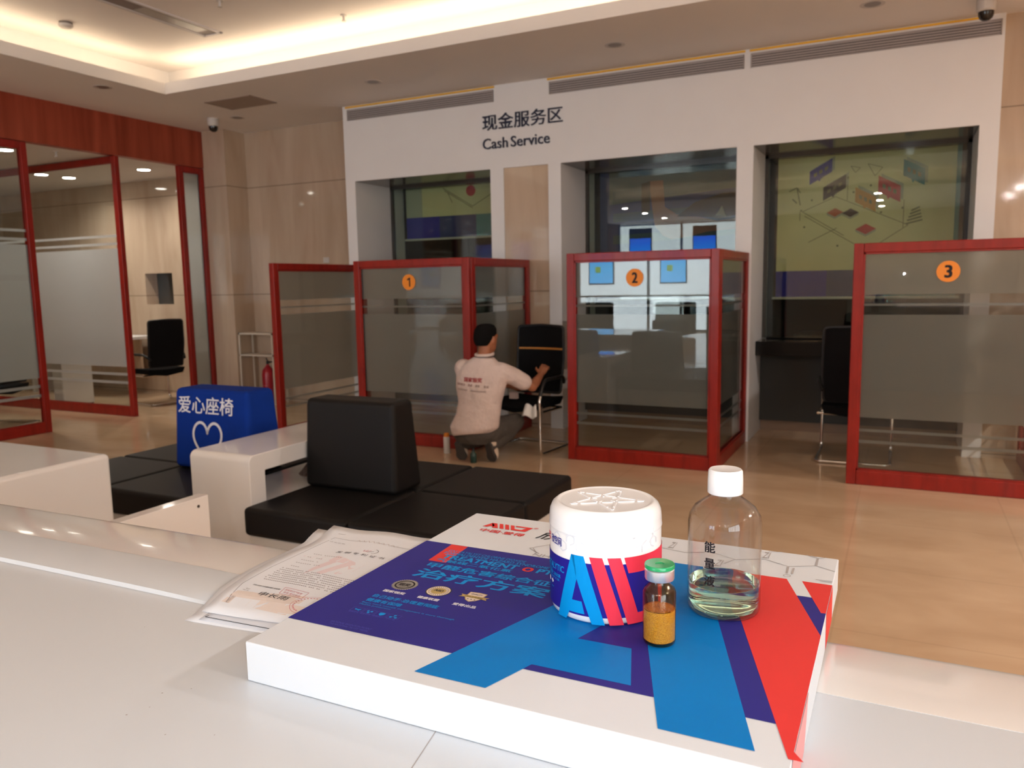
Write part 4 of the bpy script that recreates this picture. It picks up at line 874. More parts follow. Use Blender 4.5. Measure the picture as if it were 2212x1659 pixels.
# ================================================================== JAR
JX, JY, JR = -0.2556, 0.7188, 0.0552
ZB = HB+0.0006
t = thing('plastic_jar', 'white lidded plastic jar with navy, azure and red label', 'jar', (JX, JY, ZB))
M_jar = mat('white_plastic', (0.86, 0.86, 0.87), 0.22, coat=0.3, noise=(20, (0.84, 0.84, 0.85), 0.5))
g = MB(); g.lathe([(0.046, 0), (0.050, 0.0006), (0.0530, 0.003), (0.0542, 0.008), (JR-0.0004, 0.016), (JR-0.0004, 0.0830), (JR-0.003, 0.0855)], n=96); g.obj('body', M_jar, t, smooth=True, angle=50)
g = MB(); g.lathe([(JR+0.0001, 0.0850), (JR+0.0004, 0.0862), (JR, 0.0870), (JR-0.0002, 0.0945), (JR-0.0008, 0.1000), (JR-0.0030, 0.1050), (JR-0.0068, 0.1082), (JR-0.0085, 0.1086), (JR-0.0100, 0.1078), (JR-0.0120, 0.1076)], n=96); lid = g.obj('lid', M_jar, t, smooth=True, angle=50)
# star shaped vent moulding on the lid
g = MB(); zt = 0.1077; rot = rad(12)
ro, ri = 0.0385, 0.0147
O5 = [(ro*cos(rot+2*pi*i/5), ro*sin(rot+2*pi*i/5)) for i in range(5)]; I5 = [(ri*cos(rot+pi/5+2*pi*i/5), ri*sin(rot+pi/5+2*pi*i/5)) for i in range(5)]
def bar3(a, b, w, h, z):
    dx, dy = b[0]-a[0], b[1]-a[1]; l = sqrt(dx*dx+dy*dy); nx, ny = -dy/l*w/2, dx/l*w/2
    g.prism([(a[0]-nx, a[1]-ny), (b[0]-nx, b[1]-ny), (b[0]+nx, b[1]+ny), (a[0]+nx, a[1]+ny)], z, z+h, 'z')
def lerp(a, b, u): return (a[0]+(b[0]-a[0])*u, a[1]+(b[1]-a[1])*u)
for i in range(5):
    for A_, B_ in ((O5[i], I5[i]), (O5[i], I5[(i-1) % 5])):
        bar3(lerp(A_, B_, 0.03), lerp(A_, B_, 0.26), 0.0018, 0.0008, zt); bar3(lerp(A_, B_, 0.36), lerp(A_, B_, 0.94), 0.0018, 0.0008, zt)
    bar3(lerp(I5[i], I5[(i+1) % 5], 0.2), lerp(I5[i], I5[(i+1) % 5], 0.8), 0.0014, 0.0008, zt)
    c = lerp((0, 0), I5[i], 0.45); bar3(lerp((0, 0), I5[i], 0.55), lerp((0, 0), I5[i], 0.85), 0.0014, 0.0008, zt)
g.obj('star_ribs', mat('white_plastic_rib', (0.90, 0.90, 0.92), 0.2, noise=(20, (0.88, 0.88, 0.9), 0.5)), lid)
# wrapped label: polygons drawn in (angle in degrees from the near side, height) and bent round the jar
def wrap(polys, rad_, eps, name, mats, parent, step=2.5):
    g = MB()
    for lay, mi, pts in polys:
        bm = bmesh.new(); vs = [bm.verts.new((a*0.001, z*K, 0)) for a, z in pts]; bm.faces.new(vs)
        bmesh.ops.triangulate(bm, faces=bm.faces[:])
        a0 = min(p[0] for p in pts); a1 = max(p[0] for p in pts); x = math.ceil(a0/step)*step
        while x < a1:
            bmesh.ops.bisect_plane(bm, geom=bm.verts[:]+bm.edges[:]+bm.faces[:], plane_co=(x*0.001, 0, 0), plane_no=(1, 0, 0)); x += step
        bm.verts.ensure_lookup_table(); r = rad_+eps*(lay+1)
        V = [(r*sin(rad(v.co.x*1000)), -r*cos(rad(v.co.x*1000)), v.co.y) for v in bm.verts]
        g.add(V, [tuple(v.index for v in f.verts) for f in bm.faces], mi); bm.free()
    return g.obj(name, mats, parent)
M_lr = mat('label_red', lin((230, 58, 80)), 0.5, spec=0.18, noise=(9, lin((224, 54, 76)), 0.6)); M_la = mat('label_azure', lin((0, 146, 218)), 0.5, spec=0.18, noise=(9, lin((0, 140, 212)), 0.6)); M_ln = mat('label_navy', lin((36, 30, 140)), 0.5, spec=0.18, noise=(9, lin((34, 28, 132)), 0.6)); M_lg = mat('label_grey', lin((222, 224, 230)), 0.5, spec=0.18, noise=(9, lin((218, 220, 226)), 0.6))
P_ = [(0, 0, [(-150, 0.0072), (150, 0.0072), (150, 0.0505), (-150, 0.0505)])]
P_ += [(1, 1, [(-35.3, 0.0015), (-22.7, 0.0015), (-18.5, 0.0088), (-1.2, 0.0088), (-4.3, 0.0188), (-15.2, 0.0188), (-9.7, 0.0365), (-12.5, 0.0558), (-15.8, 0.0558)]), (1, 1, [(6.0, 0.0015), (19.0, 0.0015), (-2.0, 0.0558), (-15.8, 0.0558), (-9.7, 0.0365)])]
P_ += [(2, 2, [(23.6, 0.0015), (37.8, 0.0015), (16.6, 0.0558), (3.8, 0.0558)]), (2, 2, [(41.6, 0.0015), (56.0, 0.0015), (34.4, 0.0558), (21.4, 0.0558)]), (2, 2, [(55.9, 0.0015), (100, 0.0015), (104, 0.0100), (52.7, 0.0100)]), (2, 2, [(38.0, 0.0558), (42.4, 0.0430), (116, 0.0430), (116, 0.0558)]), (2, 2, [(86, 0.0100), (104, 0.0100), (116, 0.0430), (82.2, 0.0430)])]
# white gaps between the letters where they stand above and below the navy band
wrap(P_, JR, 0.00005, 'wrap_label', [M_ln, M_la, M_lr, M_lg], t)
g = MB()
def jt(s, a0, a1, y0, y1, mi, bold=0.0):
    vs, fs = glyphs(s, bold); r = JR+0.00022
    g.add([((r+q)*sin(rad(a0+(a1-a0)*u)), -(r+q)*cos(rad(a0+(a1-a0)*u)), (y0+(y1-y0)*v)*K) for u, v, q in vs], fs, mi)
jt('欣空间', -49, -29, 0.0590, 0.0662, 1, 0.03); jt('CATALYTIC', -66, -25.5, 0.0378, 0.0432, 0, 0.02); jt('DIOXIDE', -66, -48, 0.0352, 0.0372, 0); jt('气触媒二氧化氯', -60, -31, 0.0322, 0.0352, 0, 0.02); jt('甲醛治疗方案', -60, -33, 0.0292, 0.0314, 0)
jt('爱得', -68, -53, 0.0592, 0.0620, 2, 0.02); jt('AIID', -68, -53, 0.0630, 0.0655, 2, 0.05); jt('●', -60, -54, 0.0245, 0.0285, 3); jt('◆', -51, -45, 0.0245, 0.0285, 3); jt('银奖', -60, -54, 0.0212, 0.0226, 0); jt('品质', -51, -45, 0.0212, 0.0226, 0)
def jl(a, b, w=0.0011):
    n = max(1, int(abs(b[0]-a[0])/3)); r = JR+0.0002
    for i in range(n):
        p = lerp(a, b, i/n); q = lerp(a, b, (i+1)/n); ang0, ang1 = rad(p[0]), rad(q[0]); du = (q[0]-p[0])*rad(1)*JR; dv = (q[1]-p[1])*K; l = sqrt(du*du+dv*dv) or 1
        nu, nv = -dv/l*w/2/JR, du/l*w/2
        g.add([(r*sin(A-nu*s_), -r*cos(A-nu*s_), Z*K-nv*s_) for A, Z, s_ in ((ang0, p[1], 1), (ang1, q[1], 1), (ang1, q[1], -1), (ang0, p[1], -1))], [(0, 1, 2, 3)], 4)
for cx_, cz_ in ((-17, 0.0670), (-5, 0.0625), (6, 0.0608), (17, 0.0675), (28, 0.0608), (40, 0.0625), (-27, 0.0606), (-37, 0.0655), (75, 0.0640), (52, 0.0670)):
    hx = [(cx_+5.6*sin(pi/3*i), cz_+0.0043*cos(pi/3*i)) for i in range(6)]
    for i in range(6):
        if (i+int(cx_)) % 7: jl(hx[i], hx[(i+1) % 6])
for a, b in (((45, 0.063), (52, 0.066)), ((52, 0.066), (58, 0.0635)), ((58, 0.0635), (58, 0.058)), ((58, 0.0635), (64, 0.067)), ((-17, 0.071), (-10, 0.0735)), ((74, 0.069), (74, 0.075)), ((74, 0.069), (68, 0.064))): jl(a, b)
g.obj('label_lettering', [M_sky, M_ln, M_lr, M_cardb, M_lg], t)

# ================================================================== VIAL
VX, VY, VR = -0.1836, 0.6588, 0.0146
t = thing('glass_vial', 'small amber glass vial of yellow powder with green flip cap', 'vial', (VX, VY, ZB))
M_amb = bpy.data.materials.new('amber_glass'); M_amb.use_nodes = True; nt = M_amb.node_tree; nt.nodes.clear()
o_ = nt.nodes.new('ShaderNodeOutputMaterial'); mx = nt.nodes.new('ShaderNodeMixShader'); tr = nt.nodes.new('ShaderNodeBsdfTransparent'); tr.inputs[0].default_value = (0.81, 0.64, 0.48, 1)
gl = nt.nodes.new('ShaderNodeBsdfGlossy'); gl.inputs['Roughness'].default_value = 0.03; fr = thin_fresnel(nt, 1.5)
nt.links.new(fr.outputs[0], mx.inputs[0]); nt.links.new(tr.outputs[0], mx.inputs[1]); nt.links.new(gl.outputs[0], mx.inputs[2]); nt.links.new(mx.outputs[0], o_.inputs[0])
zz = 0.0605*K
g = MB()
body = [(VR-0.003, 0.0), (VR-0.001, 0.0006), (VR, 0.003), (VR, 0.0475), (VR-0.0015, 0.0510), (VR-0.0055, 0.0545), (0.0084, 0.0560), (0.0082, 0.0625), (0.0100, 0.0630)]
inner = [(0.0070, 0.0630), (0.0070, 0.0560), (VR-0.0058, 0.0535), (VR-0.0028, 0.0500), (VR-0.0012, 0.0470), (VR-0.0012, 0.0030), (VR-0.004, 0.0016)]
g.lathe(body+inner, n=64); g.obj('glass_body', M_amb, t, smooth=True, angle=60)
g = MB(); rr_ = VR-0.0008
g.lathe([(rr_-0.003, 0.0018), (rr_, 0.004), (rr_, 0.0318)], n=64, close=False); 
vs = []; fs = []; NR, NA = 7, 64
for j in range(NR+1):
    for i in range(NA): r = rr_*(1-j/NR); vs.append((r*cos(2*pi*i/NA), r*sin(2*pi*i/NA), 0.0318+(random.uniform(-0.0005, 0.0006) if j else random.uniform(-0.0003, 0.0003))+0.0008*sin(3+2*pi*i/NA)))
for j in range(NR):
    for i in range(NA): a = j*NA+i; b = j*NA+(i+1) % NA; fs.append((a, b, b+NA, a+NA))
g.add(vs, fs)
g.obj('powder', mat('yellow_granules', (0.95, 0.72, 0.10), 0.8, bump=1.0, bscale=900, noise=(900, (0.75, 0.48, 0.05), 0.9)), t)
g = MB(); g.lathe([(0.0126, 0.0590), (0.0130, 0.0600), (0.0130, 0.0682), (0.0122, 0.0690), (0.004, 0.0692)], n=64); g.obj('crimp_collar', mat('brushed_aluminium', (0.72, 0.72, 0.73), 0.35, metal=0.8, noise=(80, (0.66, 0.66, 0.67), 0.5)), t, smooth=True)
g = MB(); g.lathe([(0.0126, 0.0692), (0.0134, 0.0697), (0.0134, 0.0722), (0.0128, 0.0730), (0.0040, 0.0726), (0.0036, 0.0718), (0.0008, 0.0718)], n=64); g.obj('flip_cap', mat('green_plastic', (0.0, 0.33, 0.11), 0.25, coat=0.4, noise=(40, (0.0, 0.28, 0.09), 0.5)), t, smooth=True, angle=50)

# ================================================================== BOTTLE
QX, QY, QR = -0.1464, 0.7560, 0.0348
t = thing('plastic_bottle', 'clear round bottle of pale liquid with white screw cap and black characters', 'bottle', (QX, QY, ZB))
def clear(name, tint, ior):
    m = bpy.data.materials.new(name); m.use_nodes = True; nt = m.node_tree; nt.nodes.clear()
    o = nt.nodes.new('ShaderNodeOutputMaterial'); mx = nt.nodes.new('ShaderNodeMixShader'); tr = nt.nodes.new('ShaderNodeBsdfTransparent'); tr.inputs[0].default_value = (*tint, 1)
    gl = nt.nodes.new('ShaderNodeBsdfGlossy'); gl.inputs['Roughness'].default_value = 0.02; fr = thin_fresnel(nt, ior)
    nt.links.new(fr.outputs[0], mx.inputs[0]); nt.links.new(tr.outputs[0], mx.inputs[1]); nt.links.new(gl.outputs[0], mx.inputs[2]); nt.links.new(mx.outputs[0], o.inputs[0]); MATS[name] = m; return m
M_pet = clear('clear_pet_plastic', (0.96, 0.955, 0.95), 1.42)
prof = [(QR-0.005, 0.0008), (QR-0.0015, 0.0010), (QR-0.0003, 0.004), (QR, 0.010), (QR, 0.0880), (QR-0.0012, 0.0950), (QR-0.0060, 0.1030), (QR-0.0130, 0.1085), (0.0175, 0.1115), (0.0152, 0.1130), (0.0150, 0.1160)]
wall_ = [(max(0.001, r-0.0009), z+(0.0008 if i < 2 else -0.0004 if i > 5 else 0)) for i, (r, z) in enumerate(prof)]
g = MB(); g.lathe([(0.004, 0.0042), (0.016, 0.0030)]+prof+wall_[::-1]+[(0.016, 0.0042), (0.004, 0.0052)], n=96); g.obj('bottle_body', M_pet, t, smooth=True, angle=70)
liq = mat('pale_green_liquid', (0.60, 0.96, 0.82), 0.0, trans=1.0, ior=1.33)
lr = QR-0.0014
g = MB(); g.lathe([(0.004, 0.0056), (0.016, 0.0048), (lr-0.004, 0.0032), (lr-0.0008, 0.0048), (lr, 0.010), (lr, 0.0288), (lr-0.0012, 0.0280), (0.004, 0.0279)], n=96); g.obj('liquid', liq, t, smooth=True, angle=60)
g = MB(); g.lathe([(0.0152, 0.1160), (0.0163, 0.1166), (0.0168, 0.1172), (0.0166, 0.1300), (0.0161, 0.1385), (0.0148, 0.1400), (0.0130, 0.1398), (0.0008, 0.1396)], n=96); g.obj('screw_cap', M_jar, t, smooth=True, angle=50)
g = MB()
for s, z0, z1 in (('能', 0.0553, 0.0641), ('量', 0.0421, 0.0506), ('液', 0.0282, 0.0367)):
    vs, fs = glyphs(s, 0.03); r = QR+0.0003
    g.add([((r+q)*sin(rad(-20.0+17.5*u)), -(r+q)*cos(rad(-20.0+17.5*u)), (z0+(z1-z0)*v)*K) for u, v, q in vs], fs)
g.obj('label_characters', M_ink, t)

# ================================================================== DOCUMENTS
def sheet(name, label, mat_, pts_fn, z0, group, nx=14, ny=18):
    g = MB(); vs = []; fs = []
    for j in range(ny+1):
        for i in range(nx+1): vs.append(pts_fn(i/nx, j/ny))
    for j in range(ny):
        for i in range(nx): a = j*(nx+1)+i; fs.append((a, a+1, a+nx+2, a+nx+1))
    g.add(vs, fs); o = g.obj(name, mat_, None, smooth=True); o.modifiers.new('s', 'SOLIDIFY').thickness = 0.00012; tag(o, label, 'document', group); return o
# left edge measured down the page (bottom to top), the page lies flat over the rim
LE = [(0.0, -0.6892, 0.5959), (0.16, -0.6990, 0.6436), (0.34, -0.7125, 0.6954), (0.50, -0.7175, 0.7410), (0.62, -0.7170, 0.7798), (0.74, -0.7146, 0.8104), (0.84, -0.7181, 0.8374), (0.92, -0.7294, 0.8626), (1.0, -0.7378, 0.8905)]
def ledge(v):
    for a, b in zip(LE, LE[1:]):
        if v <= b[0]+1e-9: u = (v-a[0])/(b[0]-a[0]); return a[1]+(b[1]-a[1])*u, a[2]+(b[2]-a[2])*u
    return LE[-1][1], LE[-1][2]
XR = -0.5298      # the sheets end against the box
def page(u, v, dz=0.0, dx=0.0, dy=0.0):
    lx, ly = ledge(v); sag = 0.010*sin(pi*u)*(1-v)
    x = lx+(XR-lx)*u ; y = ly+0.012*u+0.004*(1-v)*u-sag*0.2
    x = min(x+dx*(1-u), XR); y += dy
    z = ZD+0.0016+0.0082*min(1, max(0, (y-0.60)/0.04))+dz+0.0012*sin(4*pi*u+2)*v
    return (x, y, z)
sheet('paper_sheet', 'bottom white sheet of the fanned documents left of the box', M_paper, lambda u, v: page(u, v, -0.0013, -0.002-0.012*v, -0.018+0.004*u), 0, 'printed sheets beside the box')
M_paper2 = mat('greyer_white_paper', (0.60, 0.63, 0.69), 0.8, spec=0.2, noise=(8, (0.58, 0.61, 0.67), 0.6))
s2 = sheet('paper_sheet', 'middle sheet with black border line peeking below the certificate', M_paper2, lambda u, v: page(u, v, -0.0006, 0.012, -0.0115), 0, 'printed sheets beside the box')
cert = sheet('certificate', 'copied patent certificate with red stamps on top of the sheets', M_paper, lambda u, v: page(u, v*0.985+0.015, 0.0003), 0, 'printed sheets beside the box')
def on_page(g, polys):
    """bend a flat drawing given as page fractions onto the certificate"""
    for mi, lay, pts in polys:
        g.add([tuple(Vector(page(u, v))+Vector((0, 0, 0.0003+0.00008*lay))) for u, v in pts], [tuple(range(len(pts)))], mi)
def inv(x, y):     # table position (art units) -> page fraction
    X, Y = x*K, y*K; v = 0.5
    for _ in range(25):
        u = (X-ledge(v)[0])/(XR-ledge(v)[0]); yy = page(u, v)[1]; v = min(1, max(0, v+(Y-yy)/0.30))
    return u, v
g = MB(); PP = []
def pl(a, b, w, mi, n=6, lay=1):
    for i in range(n):
        p, q = lerp(a, b, i/n), lerp(a, b, (i+1)/n); dx, dy = q[0]-p[0], q[1]-p[1]; l = sqrt(dx*dx+dy*dy) or 1; nx, ny = -dy/l*w/2, dx/l*w/2
        PP.append((mi, lay, [inv(p[0]-nx, p[1]-ny), inv(q[0]-nx, q[1]-ny), inv(q[0]+nx, q[1]+ny), inv(p[0]+nx, p[1]+ny)]))
BL_ = [(-0.5849, 0.7069), (-0.5846, 0.655), (-0.5844, 0.6030), (-0.5815, 0.578), (-0.5784, 0.5555), (-0.5629, 0.5187)]
for a, b in zip(BL_, BL_[1:]): pl(a, b, 0.0005, 0, 3)
pl((-0.5849, 0.7069), (-0.46, 0.7090), 0.0005, 0); 
# cream foot of the certificate and pink emblem
def patch(pts, mi, lay):
    n = 7
    a, b, c, d = pts[:4]
    def bl(u, v): p = lerp(a, b, u); q = lerp(d, c, u); return lerp(p, q, v)
    for i in range(n):
        for j in range(n): PP.append((mi, lay, [inv(*bl((i+p)/n, (j+q)/n)) for p, q in ((0, 0), (1, 0), (1, 1), (0, 1))]))
for i in range(8):
    xa = -0.5690+i*0.0110; patch([(xa, 0.5185), (xa+0.0110, 0.5185), (xa+0.0110, 0.5400+0.0022*(i+1)), (xa, 0.5400+0.0022*i)], 1, 0)
patch([(-0.5796, 0.6430), (-0.5640, 0.6540), (-0.5480, 0.6500), (-0.5600, 0.6380)], 2, 0)
for i in range(3): d = i*0.018; patch([(-0.5480+d, 0.6030+d*0.3), (-0.5400+d, 0.6000+d*0.3), (-0.5290+d*1.1, 0.6400), (-0.5370+d*1.1, 0.6480)], 2, 0)
patch([(-0.5560, 0.6420), (-0.5401, 0.6582), (-0.5100, 0.6480), (-0.5130, 0.6400)], 2, 0); patch([(-0.5130, 0.6400), (-0.5100, 0.6480), (-0.4935, 0.6232), (-0.4990, 0.6200)], 2, 0)
g2 = MB()
def ptext(s, x0, x1, y0, y1, mi, bold=0.0, skew=0.0):
    vs, fs = glyphs(s, bold)
    g2.add([tuple(Vector(page(*inv(x0+(x1-x0)*u, y0+(y1-y0)*v+skew*u)))+Vector((0, 0, 0.0006+q))) for u, v, q in vs], fs, mi)
ptext('发 明 专 利 证 书', -0.5520, -0.4900, 0.6655, 0.6715, 0, 0.0, 0.0030)
ptext('申长雨', -0.5440, -0.5080, 0.5385, 0.5470, 3, 0.0)
ptext('国家知识产权局', -0.5265, -0.5040, 0.5575, 0.5610, 4, 0.0, -0.002); ptext('专用 复印无效', -0.5240, -0.5015, 0.5520, 0.5555, 4, 0.0, -0.002)
ptext('局长', -0.5655, -0.5600, 0.5460, 0.5482, 5); ptext('申长雨', -0.5660, -0.5590, 0.5425, 0.5445, 5)
ptext('证书号第', -0.5820, -0.5600, 0.6930, 0.6950, 5)
for yy, a, b in ((0.6538, -0.5712, -0.5286), (0.6436, -0.5714, -0.55), (0.6340, -0.5718, -0.545), (0.6249, -0.5711, -0.536), (0.6149, -0.5723, -0.555)):
    n = int((b-a)/0.0030)
    for i in range(n):
        if random.random() < 0.8: pl((a+i*0.003, yy), (a+i*0.003+0.0018, yy), 0.0011, 5, 1)
for j in range(8):
    yy = 0.6063-j*0.0046; a = -0.5731+0.0004*j; b = -0.478
    n = int((b-a)/0.0024)
    for i in range(n):
        if random.random() < 0.92: pl((a+i*0.0024, yy), (a+i*0.0024+0.0016, yy), 0.0014, 5, 1)
for i in range(44): pl((-0.5662+i*0.0008, 0.5566), (-0.5662+i*0.0008, 0.5592), random.choice((0.0003, 0.0005)), 3, 1)
ST = [(-0.5307, 0.5671-0.003), (-0.5000, 0.5625), (-0.4975, 0.5485), (-0.5260, 0.5499)]
for i in range(4): pl(ST[i], ST[(i+1) % 4], 0.0005, 4, 4, 2)
cc = (-0.4830, 0.5410)
for i in range(40):
    a0, a1 = 2*pi*i/40, 2*pi*(i+1)/40
    if cc[0]+0.0165*cos(a0) < -0.466: pl((cc[0]+0.0165*cos(a0), cc[1]+0.0165*sin(a0)), (cc[0]+0.0165*cos(a1), cc[1]+0.0165*sin(a1)), 0.0004, 4, 1, 2)
for i in range(14): a0 = 2*pi*i/28+1.6; c_ = (cc[0]+0.0135*cos(a0), cc[1]+0.0135*sin(a0)); pl((c_[0]-0.001, c_[1]), (c_[0]+0.001, c_[1]), 0.0012, 4, 1, 2)
# office mark: fan of bars and a bow
for i in range(4): pl((-0.5230+i*0.0016, 0.6790), (-0.5240+i*0.0040, 0.6850-abs(i-1.5)*0.001), 0.0008, 4 if i < 3 else 5, 1, 2)
for i in range(12): a0, a1 = -1.2+0.22*i, -1.2+0.22*(i+1); pl((-0.5180+0.0070*cos(a0)+0.004, 0.6830+0.0065*sin(a0)), (-0.5180+0.0070*cos(a1)+0.004, 0.6830+0.0065*sin(a1)), 0.0007, 5, 1, 2)
for i in range(40): x = -0.5540+i*0.0014; pl((x, 0.7090+0.0022*sin(i*1.3)), (x+0.0014, 0.7090+0.0022*sin((i+1)*1.3)), 0.0006, 6, 1)
for i in range(30): x = -0.5629-0.0010*i*0.1; pl((-0.5640+0.0016*sin(i*2.1), 0.5187+i*0.00035), (-0.5625+0.0020*cos(i*1.7), 0.5190+i*0.00035), 0.0006, 6, 1)
pl((-0.5900, 0.7200), (-0.5840, 0.7215), 0.0008, 0, 2); pl((-0.5840, 0.7215), (-0.5800, 0.7240), 0.0006, 0, 2)
on_page(g, PP)
k0 = len(g.v); g.v += g2.v; g.f += [tuple(i+k0 for i in f) for f in g2.f]; g.mi += g2.mi
PMAT = [mat('print_dark_grey', lin((96, 92, 98)), 0.7, noise=(50, lin((90, 86, 92)), 0.5)), mat('print_cream', lin((216, 204, 198)), 0.7, noise=(50, lin((212, 200, 192)), 0.5)), mat('print_pink', lin((218, 202, 206)), 0.7, noise=(50, lin((214, 198, 202)), 0.5)), M_ink,
        mat('print_stamp_red', lin((196, 110, 120)), 0.7, noise=(50, lin((190, 100, 112)), 0.5)), mat('print_grey', lin((128, 122, 126)), 0.7, noise=(50, lin((120, 114, 118)), 0.5)), mat('print_pale', lin((178, 164, 158)), 0.7, noise=(50, lin((172, 158, 152)), 0.5))]
g.obj('certificate_print', PMAT, cert)
g = MB()
def l2(a, b, w):
    n = 10
    for i in range(n):
        p, q = lerp(a, b, i/n), lerp(a, b, (i+1)/n)
        g.add([(X*K, Y*K, ZD+0.0016+0.0003+0.0002) for X, Y in ((p[0], p[1]-w/2), (q[0], q[1]-w/2), (q[0], q[1]+w/2), (p[0], p[1]+w/2))], [(0, 1, 2, 3)])
l2((-0.5620, 0.4925), (-0.4700, 0.4985), 0.0010); g.line((-0.5620*K, 0.4925*K), (-0.5612*K, 0.4960*K), 0.0009, ZD+0.0021)
g.obj('border_line', M_ink, s2)

# ================================================================== KNEELING MAN
def remesh(g, name, m, parent, vox=0.008, sm=6, loc=None):
    me = bpy.data.meshes.new(name); me.from_pydata(g.v, [], g.f); me.update()
    o = bpy.data.objects.new(name, me); COL.objects.link(o)
    r = o.modifiers.new('r', 'REMESH'); r.mode = 'VOXEL'; r.voxel_size = vox; r.use_smooth_shade = True
    s = o.modifiers.new('s', 'SMOOTH'); s.factor = 0.5; s.iterations = sm
    dg = bpy.context.evaluated_depsgraph_get(); me2 = bpy.data.meshes.new_from_object(o.evaluated_get(dg))
    o.modifiers.clear(); o.data = me2; bpy.data.meshes.remove(me); me2.name = name
    me2.materials.clear(); me2.materials.append(m); me2.polygons.foreach_set('use_smooth', [True]*len(me2.polygons))
    if parent: o.parent = parent
    return o
V = Vector
# joints
HIP = V((-3.045, 5.50, 0.27)); CH = V((-3.00, 5.49, 0.63)); NK = V((-2.967, 5.50, 0.835)); HD = V((-2.962, 5.535, 0.985))
SL = V((-3.165, 5.50, 0.755)); SR = V((-2.815, 5.53, 0.735))
ER = V((-2.660, 5.74, 0.585)); WR = V((-2.672, 5.93, 0.655)); HR = V((-2.668, 5.975, 0.695))
EL = V((-3.17, 5.78, 0.60)); WL = V((-2.98, 5.95, 0.56)); HL = V((-2.93, 6.0, 0.55))
HPR = V((-2.945, 5.50, 0.235)); HPL = V((-3.145, 5.49, 0.235))
KR = V((-2.855, 5.83, 0.275)); KL = V((-3.10, 5.86, 0.18))
AR = V((-2.905, 5.475, 0.125)); AL = V((-3.155, 5.45, 0.125))
body = MB()
# head: skull, jaw, nose, ears, neck ; looks along +y and a little to +x
hd = V((0.30, 0.95, 0)).normalized(); hs = V((hd.y, -hd.x, 0)); hu = V((0, 0.12, 1)).normalized()
def hp(f, s, u): return HD+hd*f+hs*s+hu*u
body.loft([(hp(-0.012, 0, 0.108), hd*0.035, hs*0.03), (hp(-0.008, 0, 0.098), hd*0.066, hs*0.052), (hp(-0.006, 0, 0.070), hd*0.090, hs*0.070), (hp(-0.004, 0, 0.030), hd*0.098, hs*0.077), (hp(0.000, 0, -0.010), hd*0.096, hs*0.075), (hp(0.012, 0, -0.045), hd*0.082, hs*0.066), (hp(0.030, 0, -0.080), hd*0.062, hs*0.054), (hp(0.042, 0, -0.108), hd*0.042, hs*0.036), (hp(0.046, 0, -0.118), hd*0.026, hs*0.022)], 24)
body.loft([(hp(0.092, 0, 0.018), hd*0.010, hs*0.007), (hp(0.104, 0, -0.018), hd*0.014, hs*0.012), (hp(0.100, 0, -0.032), hd*0.014, hs*0.015), (hp(0.088, 0, -0.040), hd*0.008, hs*0.010)], 10)
for s in (-1, 1):
    body.ball(hp(0.0, s*0.079, -0.006), (0.014, 0.010, 0.030), 12); body.ball(hp(0.004, s*0.076, -0.026), (0.010, 0.009, 0.014), 10)
    body.ball(hp(0.088, s*0.030, 0.012), (0.012, 0.010, 0.008), 10); body.ball(hp(0.086, s*0.030, 0.028), (0.016, 0.008, 0.005), 10)
body.ball(hp(0.090, 0, -0.062), (0.020, 0.010, 0.008), 10); body.ball(hp(0.088, 0, -0.074), (0.016, 0.010, 0.008), 10)
body.limb([(NK+V((0, 0, -0.03)), 0.060), (NK+V((0, 0.012, 0.04)), 0.055), (hp(-0.005, 0, -0.055), 0.058)])
# torso core and limbs
body.loft([(HIP+V((0, 0, -0.10)), V((0.13, 0, 0)), V((0, 0.10, 0))), (HIP, V((0.155, 0, 0)), V((0, 0.11, 0))), (HIP.lerp(CH, 0.45), V((0.135, 0, 0)), V((0, 0.095, 0))), (CH, V((0.165, 0, 0)), V((0, 0.105, 0))), (NK+V((-0.015, 0, -0.08)), V((0.130, 0, 0)), V((0, 0.07, 0))), (NK+V((0, 0, -0.01)), V((0.07, 0, 0)), V((0, 0.06, 0)))], 24)
body.limb([(SR, 0.048), (SR.lerp(ER, .5), 0.045), (ER, 0.040)]); body.limb([(ER, 0.039), (ER.lerp(WR, .4), 0.039), (WR, 0.026)])
body.limb([(SL, 0.048), (SL.lerp(EL, .5), 0.045), (EL, 0.040)]); body.limb([(EL, 0.039), (EL.lerp(WL, .4), 0.038), (WL, 0.026)])
for a, b, c, d in ((HPR, KR, AR, 1), (HPL, KL, AL, 1)):
    body.limb([(a, 0.085), (a.lerp(b, .5), 0.075), (b, 0.055)]); body.limb([(b, 0.052), (b.lerp(c, .4), 0.055), (c, 0.035)])
def hand(W_, fwd, side, up, curl):
    """palm with four fingers and a thumb; fwd along the fingers, side towards the thumb"""
    body.loft([(W_, side*0.026, up*0.017), (W_+fwd*0.03, side*0.036, up*0.016), (W_+fwd*0.07, side*0.042, up*0.014), (W_+fwd*0.088, side*0.038, up*0.011)], 14)
    for i, (o_, ln_) in enumerate(((0.030, 0.070), (0.010, 0.080), (-0.010, 0.074), (-0.029, 0.058))):
        b = W_+fwd*0.085+side*o_; a1 = curl*(0.8+0.08*i)
        p1 = b+(fwd*cos(a1*.5)-up*sin(a1*.5))*ln_*.45; p2 = p1+(fwd*cos(a1*1.3)-up*sin(a1*1.3))*ln_*.32; p3 = p2+(fwd*cos(a1*2)-up*sin(a1*2))*ln_*.23
        body.limb([(b, 0.0095), (p1, 0.0088), (p2, 0.0080), (p3, 0.0068)], 10)
    b = W_+fwd*0.025+side*0.030; p1 = b+(fwd*0.6+side*0.75-up*0.2).normalized()*0.038; p2 = p1+(fwd*0.85+side*0.35-up*0.35).normalized()*0.030
    body.limb([(b, 0.013), (p1, 0.0105), (p2, 0.0085)], 10)
